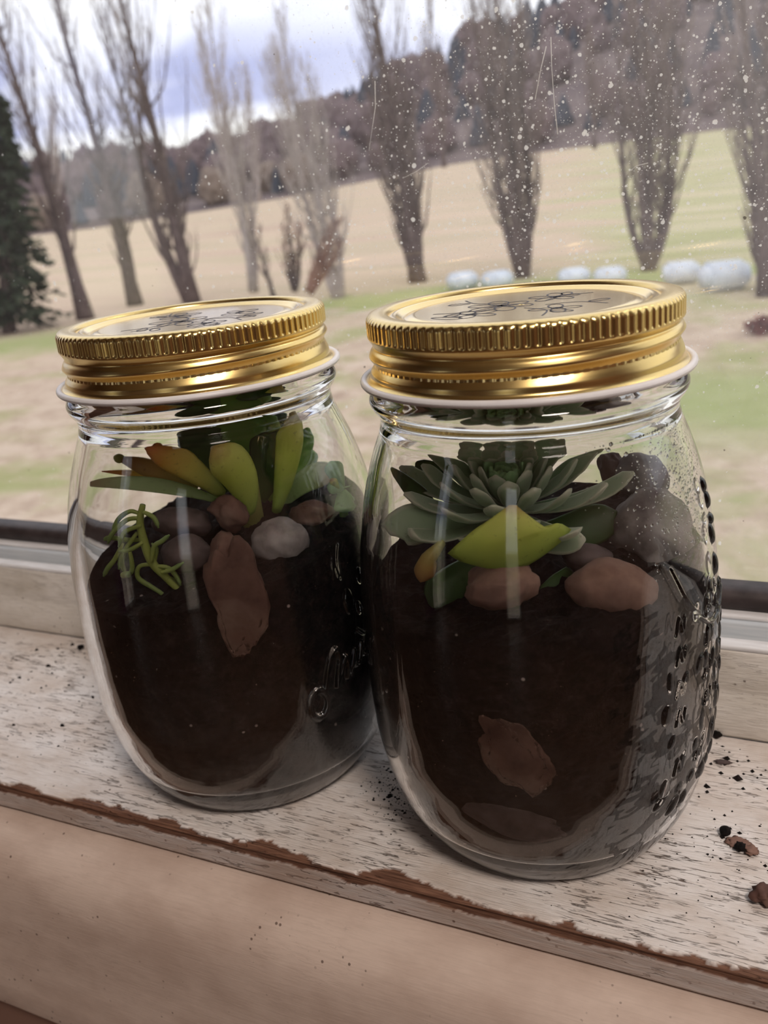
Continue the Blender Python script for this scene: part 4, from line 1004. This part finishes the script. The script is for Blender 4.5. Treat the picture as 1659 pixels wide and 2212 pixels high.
# fuzzy rosette in the right jar
C0 = axis_pt(1105, 1130, JR, .004); ros = empty('rosette_succulent', tuple(C0)); tag(ros, 'fuzzy grey-green rosette succulent with one yellow-green front leaf', 'plant')
stm = MB(); stm.tube([np.array([0, 0, -.012]), np.array([0, 0, .004])], [.003, .0025], 9); stm.build('stem', M['lf_brown'], ros)
axis = np.array([0, 0, 1.])*.93 + TOCAM*.30 - RGT*.10; axis /= np.linalg.norm(axis)
e1 = np.cross(axis, (0, 1., 0)); e1 /= np.linalg.norm(e1); e2 = np.cross(axis, e1)
for i in range(60):
    t = i/59; ph = i*2.39996; out = e1*math.cos(ph) + e2*math.sin(ph)
    Lr = .0065 + .0195*t; el_ = math.radians(76-70*t)
    b = axis*(.0085-.0045*t) + out*(.0012+.0025*t)
    pts = []
    for k in range(12):
        s = k/11; e_ = el_ + .35*s*(1-t) - .10*s + .35*s*s*t
        pts.append(fit_in(C0 + b + out*Lr*s*math.cos(e_) + axis*Lr*s*math.sin(e_), JR, .003) - C0)
    sh = shape(12, 'spoon'); wd = .0038 + .0046*t
    leaf_mesh(pts, sh*wd, .0016*(.4+.6*sh), axis - out*.3, .22, 12, 'leaf', M['lf_small' if i < 15 else 'lf_fuzzy'], ros)
Lr_ = lambda *a, **k: leaf_px(ros, JR, *a, **k)
Lr_((1112, 1222), (1104, 1104), 268, 'lf_yellow', .030, .035, (0, 0), kind='delta', thick=.0022, cup=-.22, label='broad pointed yellow-green leaf')
Lr_((1010, 1145), (840, 1160), 92, 'lf_fuzzy', .010, .014, (0, 40), thick=.0022, cup=.15)
Lr_((960, 1170), (842, 1286), 46, 'lf_brown', .022, .030, (10, 0), thick=.0035, cup=-.1, label='long drooping leaf with a browned tip')
Lr_((1030, 1210), (935, 1310), 100, 'lf_dark', .010, .016, (0, 0), thick=.002, cup=-.2)
Lr_((950, 1130), (846, 1012), 44, 'lf_dark', .000, .002, (10, 0), kind='lance', thick=.0025)
Lr_((1150, 1150), (1335, 1110), 90, 'lf_dark', .006, .006, (0, -24), thick=.0025, cup=.1)
Lr_((1120, 1160), (1262, 1164), 60, 'lf_fuzzy', .016, .024, (0, -10), thick=.002, cup=.1)
Lr_((1000, 1110), (895, 1000), 60, 'lf_dark', -.008, -.014, (0, 20), thick=.0025)
Lr_((1230, 1230), (1175, 1300), 60, 'lf_dark', .014, .020, (0, 0), thick=.002)

# ------------------------------------------------------------------ crumbs on the sill
def crumbs():
    mb = MB(); r = random.Random(6)
    def crumb(x, y, s):
        vs = [(x+s*r.uniform(.6, 1.2), y, .0), (x, y+s*r.uniform(.6, 1.2), 0), (x-s*r.uniform(.6, 1.2), y, 0), (x, y-s*r.uniform(.6, 1.2), 0), (x+s*.2*r.uniform(-1, 1), y, s*r.uniform(.6, 1.1))]
        mb.add(vs, [(0, 1, 4), (1, 2, 4), (2, 3, 4), (3, 0, 4), (3, 2, 1, 0)])
    def cl(px, py, n, sp, s0):
        P = on_z(px, py, 0)
        for _ in range(n):
            x, y = P[0]+r.gauss(0, sp), P[1]+r.gauss(0, sp)
            if -.036 < y < .043 and math.hypot(x, y) > .031 and math.hypot(x-JL[0], y-JL[1]) > .031: crumb(x, y, s0*math.exp(r.gauss(0, .45)))
    cl(850, 1700, 150, .0045, .00022); cl(860, 1750, 90, .003, .00022); cl(830, 1650, 40, .005, .0002)
    cl(150, 1450, 26, .012, .0005); cl(90, 1560, 30, .014, .0003); cl(250, 1600, 40, .012, .00025); cl(1590, 1660, 26, .006, .0006); cl(1560, 1800, 50, .008, .0003); cl(1500, 1900, 50, .014, .00025); cl(100, 1390, 20, .02, .0005); cl(1000, 1950, 30, .02, .00025)
    return tag(mb.build('soil_crumbs', M['soil'], None, False), 'fine dark soil crumbs scattered on the peeling sill', 'soil crumbs', kind='stuff')
crumbs()
def bit(name, px, py, wpx, hpx, mat, label, seed, cat, ang=.2, group=None, flat=.6):
    P = on_z(px, py, 0); dep = (P-CAM)@FWD; a, b = wpx*dep/FPX/2, hpx*dep/FPX/2*1.6
    bm = bmesh.new(); bmesh.ops.create_icosphere(bm, subdivisions=3, radius=1); R3 = Matrix.Rotation(.2, 3, 'Z')
    for v in bm.verts:
        k = 1 + ang*noise.fractal(v.co*1.5+Vector((seed, 0, 0)), .8, 2, 4); v.co = R3 @ Vector((v.co.x*a*k, v.co.y*b*k, v.co.z*min(a, b)*flat*k))
    zm = min(v.co.z for v in bm.verts)
    for v in bm.verts: v.co.z -= zm
    o = bm_obj(name, bm, M[mat], smooth=True); o.location = (P[0], P[1], .00005); return tag(o, label, cat, group)
bit('seed', 1566, 1803, 24, 16, 'soil', 'small shiny black seed lying beside the dry leaf flake', 1, 'seed', .1, flat=.8)
bit('leaf_flake', 1594, 1822, 46, 22, 'st_tan', 'pale dry leaf flake beside the black seed', 2, 'leaf flake', .5, flat=.15)
bit('leaf_flake', 1622, 1842, 30, 18, 'st_tan', 'curled brown leaf scrap next to the pale flake', 3, 'leaf flake', .6, flat=.4)
bit('soil_lump', 1598, 1836, 22, 16, 'soil', 'dark soil lump between the leaf flakes', 4, 'soil lump', .5)
bit('soil_lump', 1652, 1945, 50, 34, 'st_brown', 'rough brown clod near the chipped front edge', 5, 'soil lump', .6)
bit('soil_lump', 1548, 1590, 20, 14, 'soil', 'dark soil lump tucked against the window rail', 6, 'soil lump', .5)
bit('twig_scrap', 1562, 1650, 32, 8, 'st_dark', 'thin dark twig scrap lying behind the jar on the sill', 7, 'twig', .4)
bit('soil_lump', 175, 1402, 16, 8, 'soil', 'dark crumb lying alone near the window rail', 8, 'soil lump', .4)
